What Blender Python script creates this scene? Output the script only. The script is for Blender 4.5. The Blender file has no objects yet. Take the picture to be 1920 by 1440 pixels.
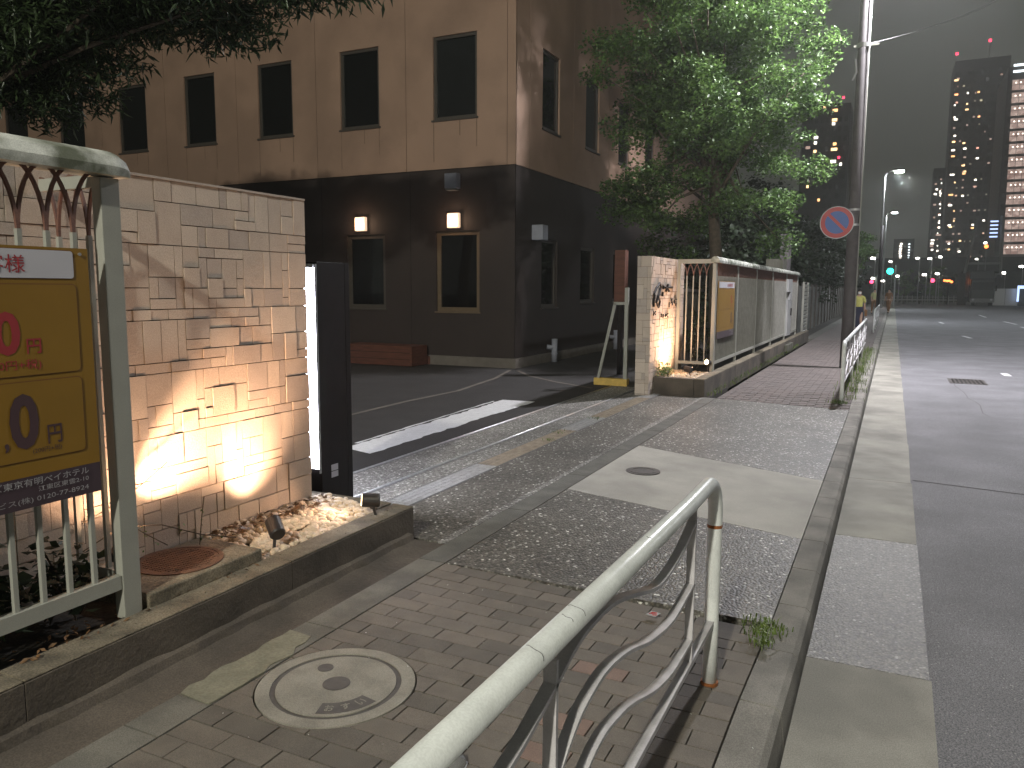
import bpy, bmesh, math, random
import numpy as np
from mathutils import Matrix, Vector, Euler

S = bpy.context.scene
C = S.collection
random.seed(7)
PI = math.pi

# ------------------------------------------------------------------ camera
cd = bpy.data.cameras.new('camera')
cam = bpy.data.objects.new('camera', cd)
C.objects.link(cam)
YAW, PITCH, ROLL = math.radians(25.900166911437655), math.radians(6.959412591286936), 0.0045
fw = Vector((-math.sin(YAW) * math.cos(PITCH), math.cos(YAW) * math.cos(PITCH), -math.sin(PITCH)))
rt = Vector((math.cos(YAW), math.sin(YAW), 0))
up = rt.cross(fw)
r2 = rt * math.cos(ROLL) + up * math.sin(ROLL)
u2 = -rt * math.sin(ROLL) + up * math.cos(ROLL)
m = Matrix((r2, u2, -fw)).transposed().to_4x4()
m.translation = (0, 0, 1.6)
cam.matrix_world = m
cd.sensor_width = 36.0
cd.lens = 1460 / 1920 * 36
cd.clip_start = 0.02
cd.clip_end = 3000
S.camera = cam

# ------------------------------------------------------------------ night sky
W = bpy.data.worlds.new('World')
S.world = W
W.use_nodes = True
wn = W.node_tree
wn.nodes.clear()
wo = wn.nodes.new('ShaderNodeOutputWorld')
wb = wn.nodes.new('ShaderNodeBackground')
wr = wn.nodes.new('ShaderNodeValToRGB')
wg = wn.nodes.new('ShaderNodeNewGeometry')
ws = wn.nodes.new('ShaderNodeSeparateXYZ')
wm = wn.nodes.new('ShaderNodeMapRange')
wn.links.new(wg.outputs['Incoming'], ws.inputs[0])
wm.inputs[1].default_value = 0.1
wm.inputs[2].default_value = -1.0
wn.links.new(ws.outputs[2], wm.inputs[0])
wn.links.new(wm.outputs[0], wr.inputs[0])
wr.color_ramp.elements[0].color = (0.040, 0.038, 0.033, 1)
wr.color_ramp.elements[1].color = (0.044, 0.048, 0.043, 1)
e = wr.color_ramp.elements.new(0.35)
e.color = (0.052, 0.056, 0.047, 1)
wn.links.new(wr.outputs[0], wb.inputs[0])
wb.inputs[1].default_value = 1.3
wn.links.new(wb.outputs[0], wo.inputs[0])

S.view_settings.view_transform = 'Standard'
S.view_settings.look = 'None'
S.view_settings.gamma = 1
S.view_settings.exposure = 0
S.cycles.max_bounces = 6
S.cycles.sample_clamp_indirect = 4.0
S.cycles.use_denoising = True

# ------------------------------------------------------------------ materials
def mat(name, col, rough=0.7, var=0.25, scale=6.0, fine=0.0, fscale=300.0, bump=0.0, bscale=60.0,
        metal=0.0, col2=None, spec=0.5, stain=0.0, sscale=1.2, emit=None, estr=0.0, alpha=None, trans=0.0, stretch=None):
    M = bpy.data.materials.new(name)
    M.use_nodes = True
    nt = M.node_tree
    b = nt.nodes['Principled BSDF']
    b.inputs['Roughness'].default_value = rough
    b.inputs['Metallic'].default_value = metal
    b.inputs['Specular IOR Level'].default_value = spec
    tc = nt.nodes.new('ShaderNodeTexCoord')
    geo = nt.nodes.new('ShaderNodeNewGeometry')
    src = geo.outputs['Position']
    if stretch:
        mp = nt.nodes.new('ShaderNodeMapping')
        mp.inputs['Scale'].default_value = stretch
        nt.links.new(src, mp.inputs[0])
        src = mp.outputs[0]
    def noise(sc, det=4):
        n = nt.nodes.new('ShaderNodeTexNoise')
        n.inputs['Scale'].default_value = sc
        n.inputs['Detail'].default_value = det
        nt.links.new(src, n.inputs['Vector'])
        return n.outputs['Fac']
    c1 = (*col, 1)
    c0 = (*(col2 if col2 else tuple(c * (1 - var) for c in col)), 1)
    mx = nt.nodes.new('ShaderNodeMix')
    mx.data_type = 'RGBA'
    mr = nt.nodes.new('ShaderNodeMapRange')
    mr.inputs[1].default_value = 0.36
    mr.inputs[2].default_value = 0.64
    nt.links.new(noise(scale), mr.inputs[0])
    nt.links.new(mr.outputs[0], mx.inputs[0])
    mx.inputs[6].default_value = c0
    mx.inputs[7].default_value = c1
    out = mx.outputs[2]
    def mul(fac_out, lo, hi, out, a=0.4, z=0.6):
        r = nt.nodes.new('ShaderNodeMapRange')
        r.inputs[1].default_value = a
        r.inputs[2].default_value = z
        r.inputs[3].default_value = lo
        r.inputs[4].default_value = hi
        nt.links.new(fac_out, r.inputs[0])
        v = nt.nodes.new('ShaderNodeVectorMath')
        v.operation = 'SCALE'
        nt.links.new(out, v.inputs[0])
        nt.links.new(r.outputs[0], v.inputs['Scale'])
        return v.outputs[0]
    if fine:
        out = mul(noise(fscale, 2), 1 - fine, 1 + fine, out)
    if stain:
        out = mul(noise(sscale, 5), 1 - stain, 1.0, out, 0.38, 0.56)
    nt.links.new(out, b.inputs['Base Color'])
    if bump:
        bp = nt.nodes.new('ShaderNodeBump')
        bp.inputs['Strength'].default_value = bump
        bp.inputs['Distance'].default_value = 0.01
        nt.links.new(noise(bscale, 5), bp.inputs['Height'])
        nt.links.new(bp.outputs[0], b.inputs['Normal'])
    if emit:
        b.inputs['Emission Color'].default_value = (*emit, 1)
        b.inputs['Emission Strength'].default_value = estr
    if alpha is not None:
        b.inputs['Alpha'].default_value = alpha
    if trans:
        b.inputs['Transmission Weight'].default_value = trans
    return M

def aggregate(name, dark, light, scale=110.0, bright=0.75, tint=1.0, bump=0.5, rough=0.55, share=0.28, big=0.34):
    """washed concrete: small stones of many tones set in a darker mortar"""
    M = bpy.data.materials.new(name)
    M.use_nodes = True
    nt = M.node_tree
    b = nt.nodes['Principled BSDF']
    geo = nt.nodes.new('ShaderNodeNewGeometry')
    vo = nt.nodes.new('ShaderNodeTexVoronoi')
    vo.inputs['Scale'].default_value = scale
    nt.links.new(geo.outputs['Position'], vo.inputs['Vector'])
    sp = nt.nodes.new('ShaderNodeSeparateColor')
    nt.links.new(vo.outputs['Color'], sp.inputs[0])
    cr = nt.nodes.new('ShaderNodeValToRGB')
    nt.links.new(sp.outputs[0], cr.inputs[0])
    el = cr.color_ramp.elements
    el[0].color = (*dark, 1)
    el[1].color = (bright, bright * .98, bright * .93, 1)
    el[1].position = 1.0
    k = el.new(1 - share)
    k.color = (*light, 1)
    k = el.new(1 - share * .35)
    k.color = tuple(c * 1.25 for c in light) + (1,)
    cr.color_ramp.interpolation = 'LINEAR'
    no = nt.nodes.new('ShaderNodeTexNoise')
    no.inputs['Scale'].default_value = 1.3
    no.inputs['Detail'].default_value = 6
    nt.links.new(geo.outputs['Position'], no.inputs['Vector'])
    mr = nt.nodes.new('ShaderNodeMapRange')
    mr.inputs[1].default_value = .3
    mr.inputs[2].default_value = .7
    mr.inputs[3].default_value = 1 - big
    mr.inputs[4].default_value = 1 + big
    nt.links.new(no.outputs['Fac'], mr.inputs[0])
    edge = nt.nodes.new('ShaderNodeMapRange')
    edge.inputs[1].default_value = 0.25
    edge.inputs[2].default_value = 0.75
    edge.inputs[3].default_value = 1.0
    edge.inputs[4].default_value = 0.45
    nt.links.new(vo.outputs['Distance'], edge.inputs[0])
    mm = nt.nodes.new('ShaderNodeMath')
    mm.operation = 'MULTIPLY'
    nt.links.new(mr.outputs[0], mm.inputs[0])
    nt.links.new(edge.outputs[0], mm.inputs[1])
    v = nt.nodes.new('ShaderNodeVectorMath')
    v.operation = 'SCALE'
    nt.links.new(cr.outputs[0], v.inputs[0])
    nt.links.new(mm.outputs[0], v.inputs['Scale'])
    nt.links.new(v.outputs[0], b.inputs['Base Color'])
    b.inputs['Roughness'].default_value = rough
    bp = nt.nodes.new('ShaderNodeBump')
    bp.inputs['Strength'].default_value = bump
    bp.inputs['Distance'].default_value = 0.006
    bp.invert = True
    nt.links.new(vo.outputs['Distance'], bp.inputs['Height'])
    nt.links.new(bp.outputs[0], b.inputs['Normal'])
    return M

def glow(name, col, s):
    M = bpy.data.materials.new(name)
    M.use_nodes = True
    nt = M.node_tree
    b = nt.nodes['Principled BSDF']
    b.inputs['Base Color'].default_value = (*[min(1, c) for c in col], 1)
    b.inputs['Emission Color'].default_value = (*col, 1)
    b.inputs['Emission Strength'].default_value = s
    return M

MT = {}
MT['asphalt'] = mat('road_asphalt', (0.225, 0.222, 0.240), .92, .16, 2, .45, 300, .5, 200, stain=.22, sscale=.45, spec=.25)
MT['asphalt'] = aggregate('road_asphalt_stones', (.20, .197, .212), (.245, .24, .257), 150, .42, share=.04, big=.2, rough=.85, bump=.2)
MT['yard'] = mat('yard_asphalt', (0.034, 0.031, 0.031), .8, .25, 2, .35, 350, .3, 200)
MT['earth'] = mat('earth', (0.03, 0.026, 0.02), .95, .4, 8, .3, 80, .6, 40)
MT['mortar'] = mat('joint_sand', (0.035, 0.030, 0.023), .95, .4, 20, .3, 300)
MT['paver'] = mat('paver_brown', (0.150, 0.130, 0.108), .8, .18, 9, .22, 420, .25, 260)
MT['paver2'] = mat('paver_dark', (0.122, 0.107, 0.09), .8, .18, 9, .22, 420, .25, 260)
MT['paver3'] = mat('paver_light', (0.166, 0.142, 0.117), .8, .18, 9, .22, 420, .25, 260)
MT['paver_red'] = mat('paver_red', (0.22, 0.15, 0.12), .8, .15, 9, .2, 420, .25, 260)
MT['concrete'] = mat('smooth_concrete', (0.42, 0.40, 0.36), .8, .12, 4, .14, 300, .2, 120, stain=.24, sscale=.9)
MT['gutter'] = mat('gutter_concrete', (0.32, 0.305, 0.265), .8, .2, 3, .16, 200, .2, 120, stain=.3, sscale=1.6)
MT['gutter_rough'] = aggregate('gutter_rough', (0.11, 0.10, 0.088), (0.22, 0.21, 0.18), 70, .50, share=.10, big=.18)
MT['kerb'] = mat('kerb_stone', (0.245, 0.23, 0.205), .85, .25, 4, .2, 220, .35, 90, stain=.35, sscale=2.2)
MT['strip'] = mat('border_strip', (0.165, 0.155, 0.132), .85, .25, 5, .2, 240, .25, 90, stain=.25, sscale=2.5)
MT['strip_dark'] = mat('border_strip_worn', (0.13, 0.125, 0.11), .85, .3, 5, .2, 240, .3, 90)
MT['patch'] = mat('mortar_patch', (0.215, 0.205, 0.15), .9, .2, 9, .1, 90, .5, 30)
MT['agg'] = aggregate('washed_aggregate', (0.070, 0.064, 0.054), (0.19, 0.178, 0.155), 62, .95, share=.18, bump=.7)
MT['agg2'] = aggregate('washed_aggregate_entrance', (0.12, 0.112, 0.10), (0.34, 0.33, 0.31), 62, .95, share=.22, bump=.8)
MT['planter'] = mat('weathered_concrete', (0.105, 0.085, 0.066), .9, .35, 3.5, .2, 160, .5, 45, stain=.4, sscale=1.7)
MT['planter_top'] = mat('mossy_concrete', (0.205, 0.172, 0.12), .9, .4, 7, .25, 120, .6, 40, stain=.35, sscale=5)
MT['tile1'] = mat('stone_tile_beige', (0.45, 0.375, 0.315), .85, .08, 8, .1, 260, .3, 120)
MT['tile2'] = mat('stone_tile_grey', (0.385, 0.33, 0.29), .85, .08, 8, .1, 260, .3, 120)
MT['tile3'] = mat('stone_tile_pale', (0.50, 0.425, 0.36), .85, .08, 8, .1, 260, .3, 120)
MT['tile_back'] = mat('tile_backing', (0.07, 0.05, 0.036), .95, .2)
MT['white_paint'] = mat('white_painted_steel', (0.31, 0.31, 0.275), .38, .06, 9, .03, 200, .05, 60)
MT['rail_paint'] = mat('rail_white_paint', (0.70, 0.72, 0.71), .30, .10, 9, .05, 200, .08, 60, stain=.07, sscale=22)
MT['rail_paint2'] = mat('rail_lower_paint', (0.55, 0.53, 0.55), .42, .2, 14, .05, 260, .06, 40)
MT['grime_paint'] = mat('grimy_cap_paint', (0.62, 0.63, 0.58), .5, .1, 7, .1, 200, .2, 60, col2=(0.10, 0.11, 0.07))
MT['bracket'] = mat('grimy_ornament_paint', (0.16, 0.075, 0.055), .6, .3, 20, .1, 200)
MT['rust'] = mat('rust', (0.28, 0.09, 0.02), .8, .4, 60)
MT['iron'] = mat('cast_iron', (0.10, 0.09, 0.085), .55, .3, 30, .2, 200, .5, 90, metal=.3)
MT['rust_iron'] = mat('rusty_cover', (0.13, 0.062, 0.035), .7, .4, 18, .2, 200, .4, 90)
MT['mh_conc'] = mat('manhole_concrete', (0.28, 0.26, 0.22), .85, .15, 6, .14, 260, .2, 120, stain=.15, sscale=6)
MT['mh_groove'] = mat('manhole_groove', (0.10, 0.09, 0.085), .8, .2, 30)
MT['galv'] = mat('galvanised_steel', (0.55, 0.55, 0.55), .35, .25, 20, .1, 200, metal=.7)
MT['galv_rust'] = mat('stained_grating', (0.40, 0.34, 0.27), .45, .3, 12, .1, 200, metal=.4)
MT['grey_metal'] = mat('dull_grey_metal', (0.22, 0.22, 0.22), .5, .25, 20, metal=.4)
MT['black'] = mat('black_painted_metal', (0.012, 0.009, 0.009), .5, .2, 10, spec=.15)
MT['lampblack'] = mat('lamp_housing', (0.03, 0.024, 0.022), .45, .2, 20)
MT['upper'] = mat('beige_wall_panel', (0.375, 0.245, 0.175), .75, .10, .9, .05, 120, .1, 60, stain=.2, sscale=.8)
MT['rust_streak'] = mat('run_off_stain', (0.25, 0.165, 0.11), .8, .2, 4)
MT['lower'] = mat('dark_wall_panel', (0.032, 0.0215, 0.018), .7, .15, 1.5, .06, 120, .1, 60)
MT['groove'] = mat('panel_joint', (0.10, 0.068, 0.048), .9, .1)
MT['frame_dark'] = mat('window_frame_grey', (0.065, 0.055, 0.045), .5, .1)
MT['frame_lamplit'] = mat('window_frame_lamplit', (0.14, 0.10, 0.06), .5, .1)  # brown of the wall lamp's light put into the frame colour
MT['glass'] = mat('dark_glass', (0.012, 0.012, 0.013), .08, .1, spec=.5)
def glassmat():
    M = bpy.data.materials.new('dark_glass'); M.use_nodes = True
    nt = M.node_tree; nt.nodes.clear()
    o = nt.nodes.new('ShaderNodeOutputMaterial'); t = nt.nodes.new('ShaderNodeBsdfTransparent'); g = nt.nodes.new('ShaderNodeBsdfGlossy'); mx = nt.nodes.new('ShaderNodeMixShader'); f = nt.nodes.new('ShaderNodeFresnel')
    t.inputs[0].default_value = (.55, .58, .58, 1); g.inputs['Roughness'].default_value = .03; f.inputs[0].default_value = 1.7
    nt.links.new(f.outputs[0], mx.inputs[0]); nt.links.new(t.outputs[0], mx.inputs[1]); nt.links.new(g.outputs[0], mx.inputs[2]); nt.links.new(mx.outputs[0], o.inputs[0])
    return M
MT['glass'] = glassmat()
MT['curtain'] = mat('dark_curtain', (0.10, 0.09, 0.10), .9, .6, 3, stretch=(6, 6, .1))
MT['pale_base'] = mat('pale_base_course', (0.16, 0.14, 0.12), .85, .2, 5)
MT['orange'] = mat('orange_timber', (0.12, 0.04, 0.022), .7, .3, 5, stretch=(1, 1, 8))
MT['pipe'] = mat('pale_pipe', (0.28, 0.29, 0.34), .5, .1)
MT['yellow_block'] = mat('yellow_block', (0.62, 0.42, 0.10), .7, .2, 12)
MT['yellow'] = mat('sign_yellow', (0.235, 0.125, 0.008), .45, .08, 4)
MT['sign_white'] = mat('sign_white', (0.50, 0.49, 0.53), .45, .05)
MT['sign_dark'] = mat('sign_dark', (0.055, 0.035, 0.045), .45, .05)
MT['ink_red'] = mat('ink_red', (0.30, 0.025, 0.03), .5, .05)
MT['ink_brown'] = mat('ink_brown', (0.15, 0.055, 0.012), .5, .05)
MT['ink_dark'] = mat('ink_dark', (0.06, 0.03, 0.035), .5, .05)
MT['ink_white'] = mat('ink_white', (0.30, 0.29, 0.30), .5, .05)
MT['white_line'] = mat('road_marking_white', (0.72, 0.72, 0.74), .7, .12, 18, .1, 200, .2, 80)
MT['pebble'] = mat('pale_pebbles', (0.66, 0.52, 0.38), .6, .3, 28, .1, 200)
MT['bark'] = mat('bark', (0.11, 0.085, 0.06), .9, .4, 14, .2, 100, .8, 40)
MT['pole'] = mat('concrete_pole', (0.10, 0.09, 0.092), .8, .2, 6, .1, 200)
MT['steelpole'] = mat('steel_lamp_pole', (0.30, 0.31, 0.30), .5, .2, 6)
MT['blue'] = mat('sign_blue', (0.035, 0.10, 0.36), .45, .05)
MT['red'] = mat('sign_red', (0.42, 0.03, 0.035), .45, .05)
MT['panel_plastic'] = mat('corrugated_plastic', (0.105, 0.098, 0.082), .55, .25, 7, .1, 120, col2=(0.06, 0.06, 0.04), stretch=(1, 1, .12))
MT['panel_white'] = mat('white_corrugated_panel', (0.33, 0.33, 0.33), .55, .12, 5)
MT['far_dark'] = mat('far_fence_metal', (0.14, 0.14, 0.13), .8, .3, 3)
MT['tower'] = mat('tower_facade', (0.05, 0.05, 0.05), .6, .2, .1)
MT['skin'] = mat('skin', (0.45, 0.28, 0.2), .6, .05)
MT['hair'] = mat('black_hair', (0.015, 0.012, 0.01), .6, .1)
MT['shirt'] = mat('yellow_shirt', (0.58, 0.56, 0.16), .85, .15, 20)
MT['shirt2'] = mat('pale_yellow_shirt', (0.45, 0.45, 0.22), .85, .15, 20)
MT['trousers'] = mat('navy_trousers', (0.02, 0.022, 0.05), .85, .15, 20)
MT['brown_cloth'] = mat('brown_cloth', (0.20, 0.09, 0.03), .85, .15, 20)
MT['mask'] = mat('white_mask', (0.7, 0.7, 0.68), .8, .05)
MT['truck'] = mat('dark_truck_paint', (0.03, 0.032, 0.035), .35, .2)
MT['plastic_clear'] = mat('clear_plastic', (0.85, 0.87, 0.9), .12, .05, trans=.85)

def leafmat(name, a, b_, rough=.5):
    M = mat(name, a, rough, .3, 3.0, col2=b_, fine=.35, fscale=14)
    nt = M.node_tree
    b = nt.nodes['Principled BSDF']
    tr = nt.nodes.new('ShaderNodeBsdfTranslucent')
    ms = nt.nodes.new('ShaderNodeMixShader')
    ms.inputs[0].default_value = .3
    lk = b.inputs['Base Color'].links[0].from_socket
    nt.links.new(lk, tr.inputs[0])
    nt.links.new(b.outputs[0], ms.inputs[1])
    nt.links.new(tr.outputs[0], ms.inputs[2])
    nt.links.new(ms.outputs[0], nt.nodes['Material Output'].inputs[0])
    return M
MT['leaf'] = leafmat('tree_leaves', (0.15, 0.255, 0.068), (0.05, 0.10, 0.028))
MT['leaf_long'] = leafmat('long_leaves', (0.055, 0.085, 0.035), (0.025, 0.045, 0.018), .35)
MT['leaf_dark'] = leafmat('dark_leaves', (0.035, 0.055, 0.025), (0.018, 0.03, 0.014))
MT['grass'] = leafmat('grass_blades', (0.14, 0.20, 0.035), (0.06, 0.10, 0.02))
MT['dry'] = leafmat('dry_leaves', (0.20, 0.11, 0.05), (0.09, 0.05, 0.025))

# ------------------------------------------------------------------ mesh helpers
class MB:
    def __init__(s):
        s.v = []; s.f = []; s.mi = []
    def add(s, v, f, mi=0):
        o = len(s.v)
        s.v += [tuple(p) for p in v]
        s.f += [tuple(i + o for i in q) for q in f]
        s.mi += [mi] * len(f)
        return s
    def box(s, x0, x1, y0, y1, z0, z1, mi=0):
        return s.add([(x0, y0, z0), (x1, y0, z0), (x1, y1, z0), (x0, y1, z0), (x0, y0, z1), (x1, y0, z1), (x1, y1, z1), (x0, y1, z1)],
                     [(0, 3, 2, 1), (4, 5, 6, 7), (0, 1, 5, 4), (1, 2, 6, 5), (2, 3, 7, 6), (3, 0, 4, 7)], mi)
    def prism(s, poly, z0, z1, mi=0):
        n = len(poly)
        v = [(x, y, z0) for x, y in poly] + [(x, y, z1) for x, y in poly]
        f = [tuple(range(n - 1, -1, -1)), tuple(range(n, 2 * n))] + [(i, (i + 1) % n, n + (i + 1) % n, n + i) for i in range(n)]
        return s.add(v, f, mi)
    def tube(s, pts, r, n=8, mi=0, cap=True, rx=None):
        pts = [Vector(p) for p in pts]
        k = len(pts)
        rr = r if isinstance(r, (list, tuple)) else [r] * k
        t0 = (pts[1] - pts[0]).normalized()
        ref = Vector((0, 0, 1)) if abs(t0.z) < .9 else Vector((1, 0, 0))
        u = t0.cross(ref).normalized()
        V = []
        for i, p in enumerate(pts):
            t = (pts[min(i + 1, k - 1)] - pts[max(i - 1, 0)]).normalized()
            u = (u - t * u.dot(t)).normalized()
            w = t.cross(u)
            for a in range(n):
                an = 2 * PI * a / n
                V.append(p + (u * math.cos(an) + w * math.sin(an)) * rr[i])
        F = []
        for i in range(k - 1):
            for a in range(n):
                b = (a + 1) % n
                F.append((i * n + a, i * n + b, (i + 1) * n + b, (i + 1) * n + a))
        if cap:
            F.append(tuple(range(n - 1, -1, -1)))
            F.append(tuple((k - 1) * n + a for a in range(n)))
        return s.add(V, F, mi)
    def bar(s, pts, w, h, side=(1, 0, 0), mi=0):
        """rectangular section swept along a path; width w runs along `side`"""
        pts = [Vector(p) for p in pts]
        sd = Vector(side)
        k = len(pts)
        V = []
        for i, p in enumerate(pts):
            t = (pts[min(i + 1, k - 1)] - pts[max(i - 1, 0)]).normalized()
            nn = t.cross(sd).normalized()
            for a, b in ((-1, -1), (1, -1), (1, 1), (-1, 1)):
                V.append(p + sd * (a * w / 2) + nn * (b * h / 2))
        F = []
        for i in range(k - 1):
            for a in range(4):
                b = (a + 1) % 4
                F.append((i * 4 + a, i * 4 + b, i * 4 + 4 + b, i * 4 + 4 + a))
        F += [(3, 2, 1, 0), tuple((k - 1) * 4 + a for a in range(4))]
        return s.add(V, F, mi)
    def disc(s, c, r, z0, z1, n=32, mi=0, r0=0.0):
        cx, cy = c
        if r0 == 0:
            return s.prism([(cx + r * math.cos(2 * PI * i / n), cy + r * math.sin(2 * PI * i / n)) for i in range(n)], z0, z1, mi)
        V = []
        for rr, z in ((r0, z0), (r, z0), (r, z1), (r0, z1)):
            V += [(cx + rr * math.cos(2 * PI * i / n), cy + rr * math.sin(2 * PI * i / n), z) for i in range(n)]
        F = []
        for j in range(4):
            j2 = (j + 1) % 4
            for i in range(n):
                i2 = (i + 1) % n
                F.append((j * n + i, j * n + i2, j2 * n + i2, j2 * n + i))
        return s.add(V, F, mi)
    def mesh(s, name, mats, smooth=False):
        me = bpy.data.meshes.new(name)
        me.from_pydata(s.v, [], s.f)
        if not isinstance(mats, (list, tuple)):
            mats = [mats]
        for q in mats:
            me.materials.append(MT[q] if isinstance(q, str) else q)
        if len(mats) > 1:
            me.polygons.foreach_set('material_index', s.mi)
        bm = bmesh.new(); bm.from_mesh(me)
        bmesh.ops.recalc_face_normals(bm, faces=bm.faces)
        bm.to_mesh(me); bm.free()
        if smooth:
            me.polygons.foreach_set('use_smooth', [True] * len(me.polygons))
        me.update()
        return me
    def obj(s, name, mats, parent=None, smooth=False, bevel=0, **k):
        o = bpy.data.objects.new(name, s.mesh(name, mats, smooth))
        C.objects.link(o)
        if parent: o.parent = parent
        if bevel:
            q = o.modifiers.new('bevel', 'BEVEL'); q.width = bevel; q.segments = 2; q.limit_method = 'ANGLE'
            o.data.polygons.foreach_set('use_smooth', [True] * len(o.data.polygons))
            w = o.modifiers.new('wn', 'WEIGHTED_NORMAL'); w.keep_sharp = True
        tag(o, **k)
        return o

def tag(o, label=None, cat=None, group=None, kind=None):
    if label: o['label'] = label
    if cat: o['category'] = cat
    if group: o['group'] = group
    if kind: o['kind'] = kind
    return o

def thing(name, label, cat, loc=(0, 0, 0), group=None):
    """an Empty at the base; parts are built in world coordinates and re-based here"""
    o = bpy.data.objects.new(name, None)
    o.empty_display_size = .2
    o.location = loc
    C.objects.link(o)
    return tag(o, label, cat, group)

def rebase(o):
    """keep parts (built in world coordinates) where they are under a moved Empty"""
    inv = Matrix.Translation(o.location).inverted()
    for c in o.children:
        c.matrix_parent_inverse = inv

def inst(me, name, parent, loc=(0, 0, 0), rot=(0, 0, 0), scale=(1, 1, 1), **k):
    o = bpy.data.objects.new(name, me)
    C.objects.link(o)
    if parent: o.parent = parent
    o.location = loc; o.rotation_euler = rot; o.scale = scale
    return tag(o, **k)

def copy_tree(o, parent=None):
    c = o.copy(); C.objects.link(c)
    if parent is not None:
        c.parent = parent
    for ch in list(o.children):
        copy_tree(ch, c)
    return c

def text_mesh(body, name, material, origin, u, v, width=None, height=None, bold=0.0, parent=None, depth=.0006):
    """lettering as real geometry: lower-left corner at origin, running along u, rising along v"""
    cu = bpy.data.curves.new(name, 'FONT')
    cu.body = body
    cu.offset = bold
    cu.resolution_u = 3
    ob = bpy.data.objects.new(name, cu)
    C.objects.link(ob)
    dg = bpy.context.evaluated_depsgraph_get()
    me = bpy.data.meshes.new_from_object(ob.evaluated_get(dg))
    bpy.data.objects.remove(ob)
    co = np.empty(len(me.vertices) * 3)
    me.vertices.foreach_get('co', co)
    co = co.reshape(-1, 3)
    lo, hi = co.min(0), co.max(0)
    sx = width / (hi[0] - lo[0]) if width else height / (hi[1] - lo[1])
    sy = height / (hi[1] - lo[1]) if height else sx
    u = np.array(u); v = np.array(v); w = np.cross(u, v)
    out = np.array(origin) + np.outer((co[:, 0] - lo[0]) * sx, u) + np.outer((co[:, 1] - lo[1]) * sy, v) + w * depth
    me.vertices.foreach_set('co', out.ravel())
    me.materials.clear(); me.materials.append(MT[material])
    me.name = name
    o = bpy.data.objects.new(name, me); C.objects.link(o)
    if parent: o.parent = parent
    return o

def structure(o):
    o['kind'] = 'structure'
    return o

def spot(name, loc, target, power, angle, blend, radius, color, parent=None):
    ld = bpy.data.lights.new(name, 'SPOT')
    ld.energy = power; ld.spot_size = math.radians(angle); ld.spot_blend = blend
    ld.shadow_soft_size = radius; ld.color = color
    o = bpy.data.objects.new(name, ld); C.objects.link(o)
    o.location = loc
    o.rotation_euler = (Vector(target) - Vector(loc)).to_track_quat('-Z', 'Y').to_euler()
    if parent: o.parent = parent
    return o

def point(name, loc, power, radius, color, parent=None):
    ld = bpy.data.lights.new(name, 'POINT')
    ld.energy = power; ld.shadow_soft_size = radius; ld.color = color
    o = bpy.data.objects.new(name, ld); C.objects.link(o)
    o.location = loc
    if parent: o.parent = parent
    return o

# world-coordinate building: every thing's parts are re-based once
_things = []
_thing0 = thing
def thing(*a, **k):
    o = _thing0(*a, **k)
    _things.append(o)
    return o
def settle(o):
    rebase(o)
    if o in _things: _things.remove(o)
    return o

# ================================================================== SETTING
structure(MB().prism([(-700, -200), (700, -200), (700, 900), (-700, 900)], -.4, -.25).obj('ground', 'earth'))
structure(MB().prism([(.24, -40), (15, -40), (15, 121), (.24, 121)], -.24, -.13).obj('road', 'asphalt'))
structure(MB().prism([(-80, 121.003), (120, 121.003), (120, 136), (-80, 136)], -.24, -.131).obj('cross_road', 'asphalt'))
structure(MB().prism([(15.003, -40), (24, -40), (24, 119), (15.003, 119)], -.25, .0).obj('far_pavement', 'gutter'))
# entrance yard
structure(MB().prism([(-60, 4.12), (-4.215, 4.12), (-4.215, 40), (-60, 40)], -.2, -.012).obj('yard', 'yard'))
structure(MB().prism([(-60, -20), (-2.72, -20), (-2.72, 4.12), (-60, 4.12)], -.2, -.03).obj('planting_ground', 'earth'))
structure(MB().prism([(-4.2, 12.4), (-2.6, 12.4), (-2.6, 60), (-4.2, 60)], -.2, .02).obj('planting_bed', 'earth'))

# gutter slabs
gut = structure(MB().prism([(-.272, -20), (.247, -20), (.247, 120), (-.272, 120)], -.2, -.150).obj('gutter', 'mortar'))
edges = [(-20, -2.2, 1), (-2.2, -.3, 0), (-.3, 1.8, 1), (1.8, 3.775, 0), (3.775, 5.862, 1), (5.862, 7.741, 0)]
y = 7.741
k = 0
while y < 118:
    d = 2.0 if k % 3 != 1 else 3.8
    edges.append((y, min(y + d, 118.0), 2 if k % 4 else 0)); y += d; k += 1
for i, (a, b, t) in enumerate(edges):
    jx = random.uniform(-.006, .006)
    MB().prism([(-.272, a + .004), (.244 + jx, a + .004), (.247 - jx, b - .004), (-.272, b - .004)], -.2, -.127 + (.0015 if t == 0 else 0)) \
        .obj('slab', {0: 'gutter', 1: 'gutter_rough', 2: 'gutter'}[t], gut)
# mossy line in the gutter corner is the kerb's own foot

def kerb_z(y):
    def sm(a, b, t):
        t = max(0, min(1, (t - a) / (b - a))); return t * t * (3 - 2 * t)
    return -.054 * (sm(2.9, 3.9, y) - sm(11.2, 12.2, y))
kerb = structure(MB().prism([(-.44, -20), (-.30, -20), (-.30, 120), (-.44, 120)], -.2, -.10).obj('kerb', 'mortar'))
y = -2.4
while y < 34:
    L = .6
    mb = MB()
    a, b = y + .004, y + L - .004
    prof = []
    for t in (a, b):
        z = kerb_z(t)
        prof.append([(-.452, t, -.19), (-.452, t, z), (-.318, t, z - .002), (-.296, t, z - .022), (-.277, t, -.19)])
    V = prof[0] + prof[1]
    n = 5
    F = [(0, 1, 2, 3, 4), (9, 8, 7, 6, 5)] + [(i, (i + 1) % n, n + (i + 1) % n, n + i) for i in range(n)]
    mb.add(V, F).obj('kerb_stone', 'kerb', kerb)
    y += L
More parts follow.
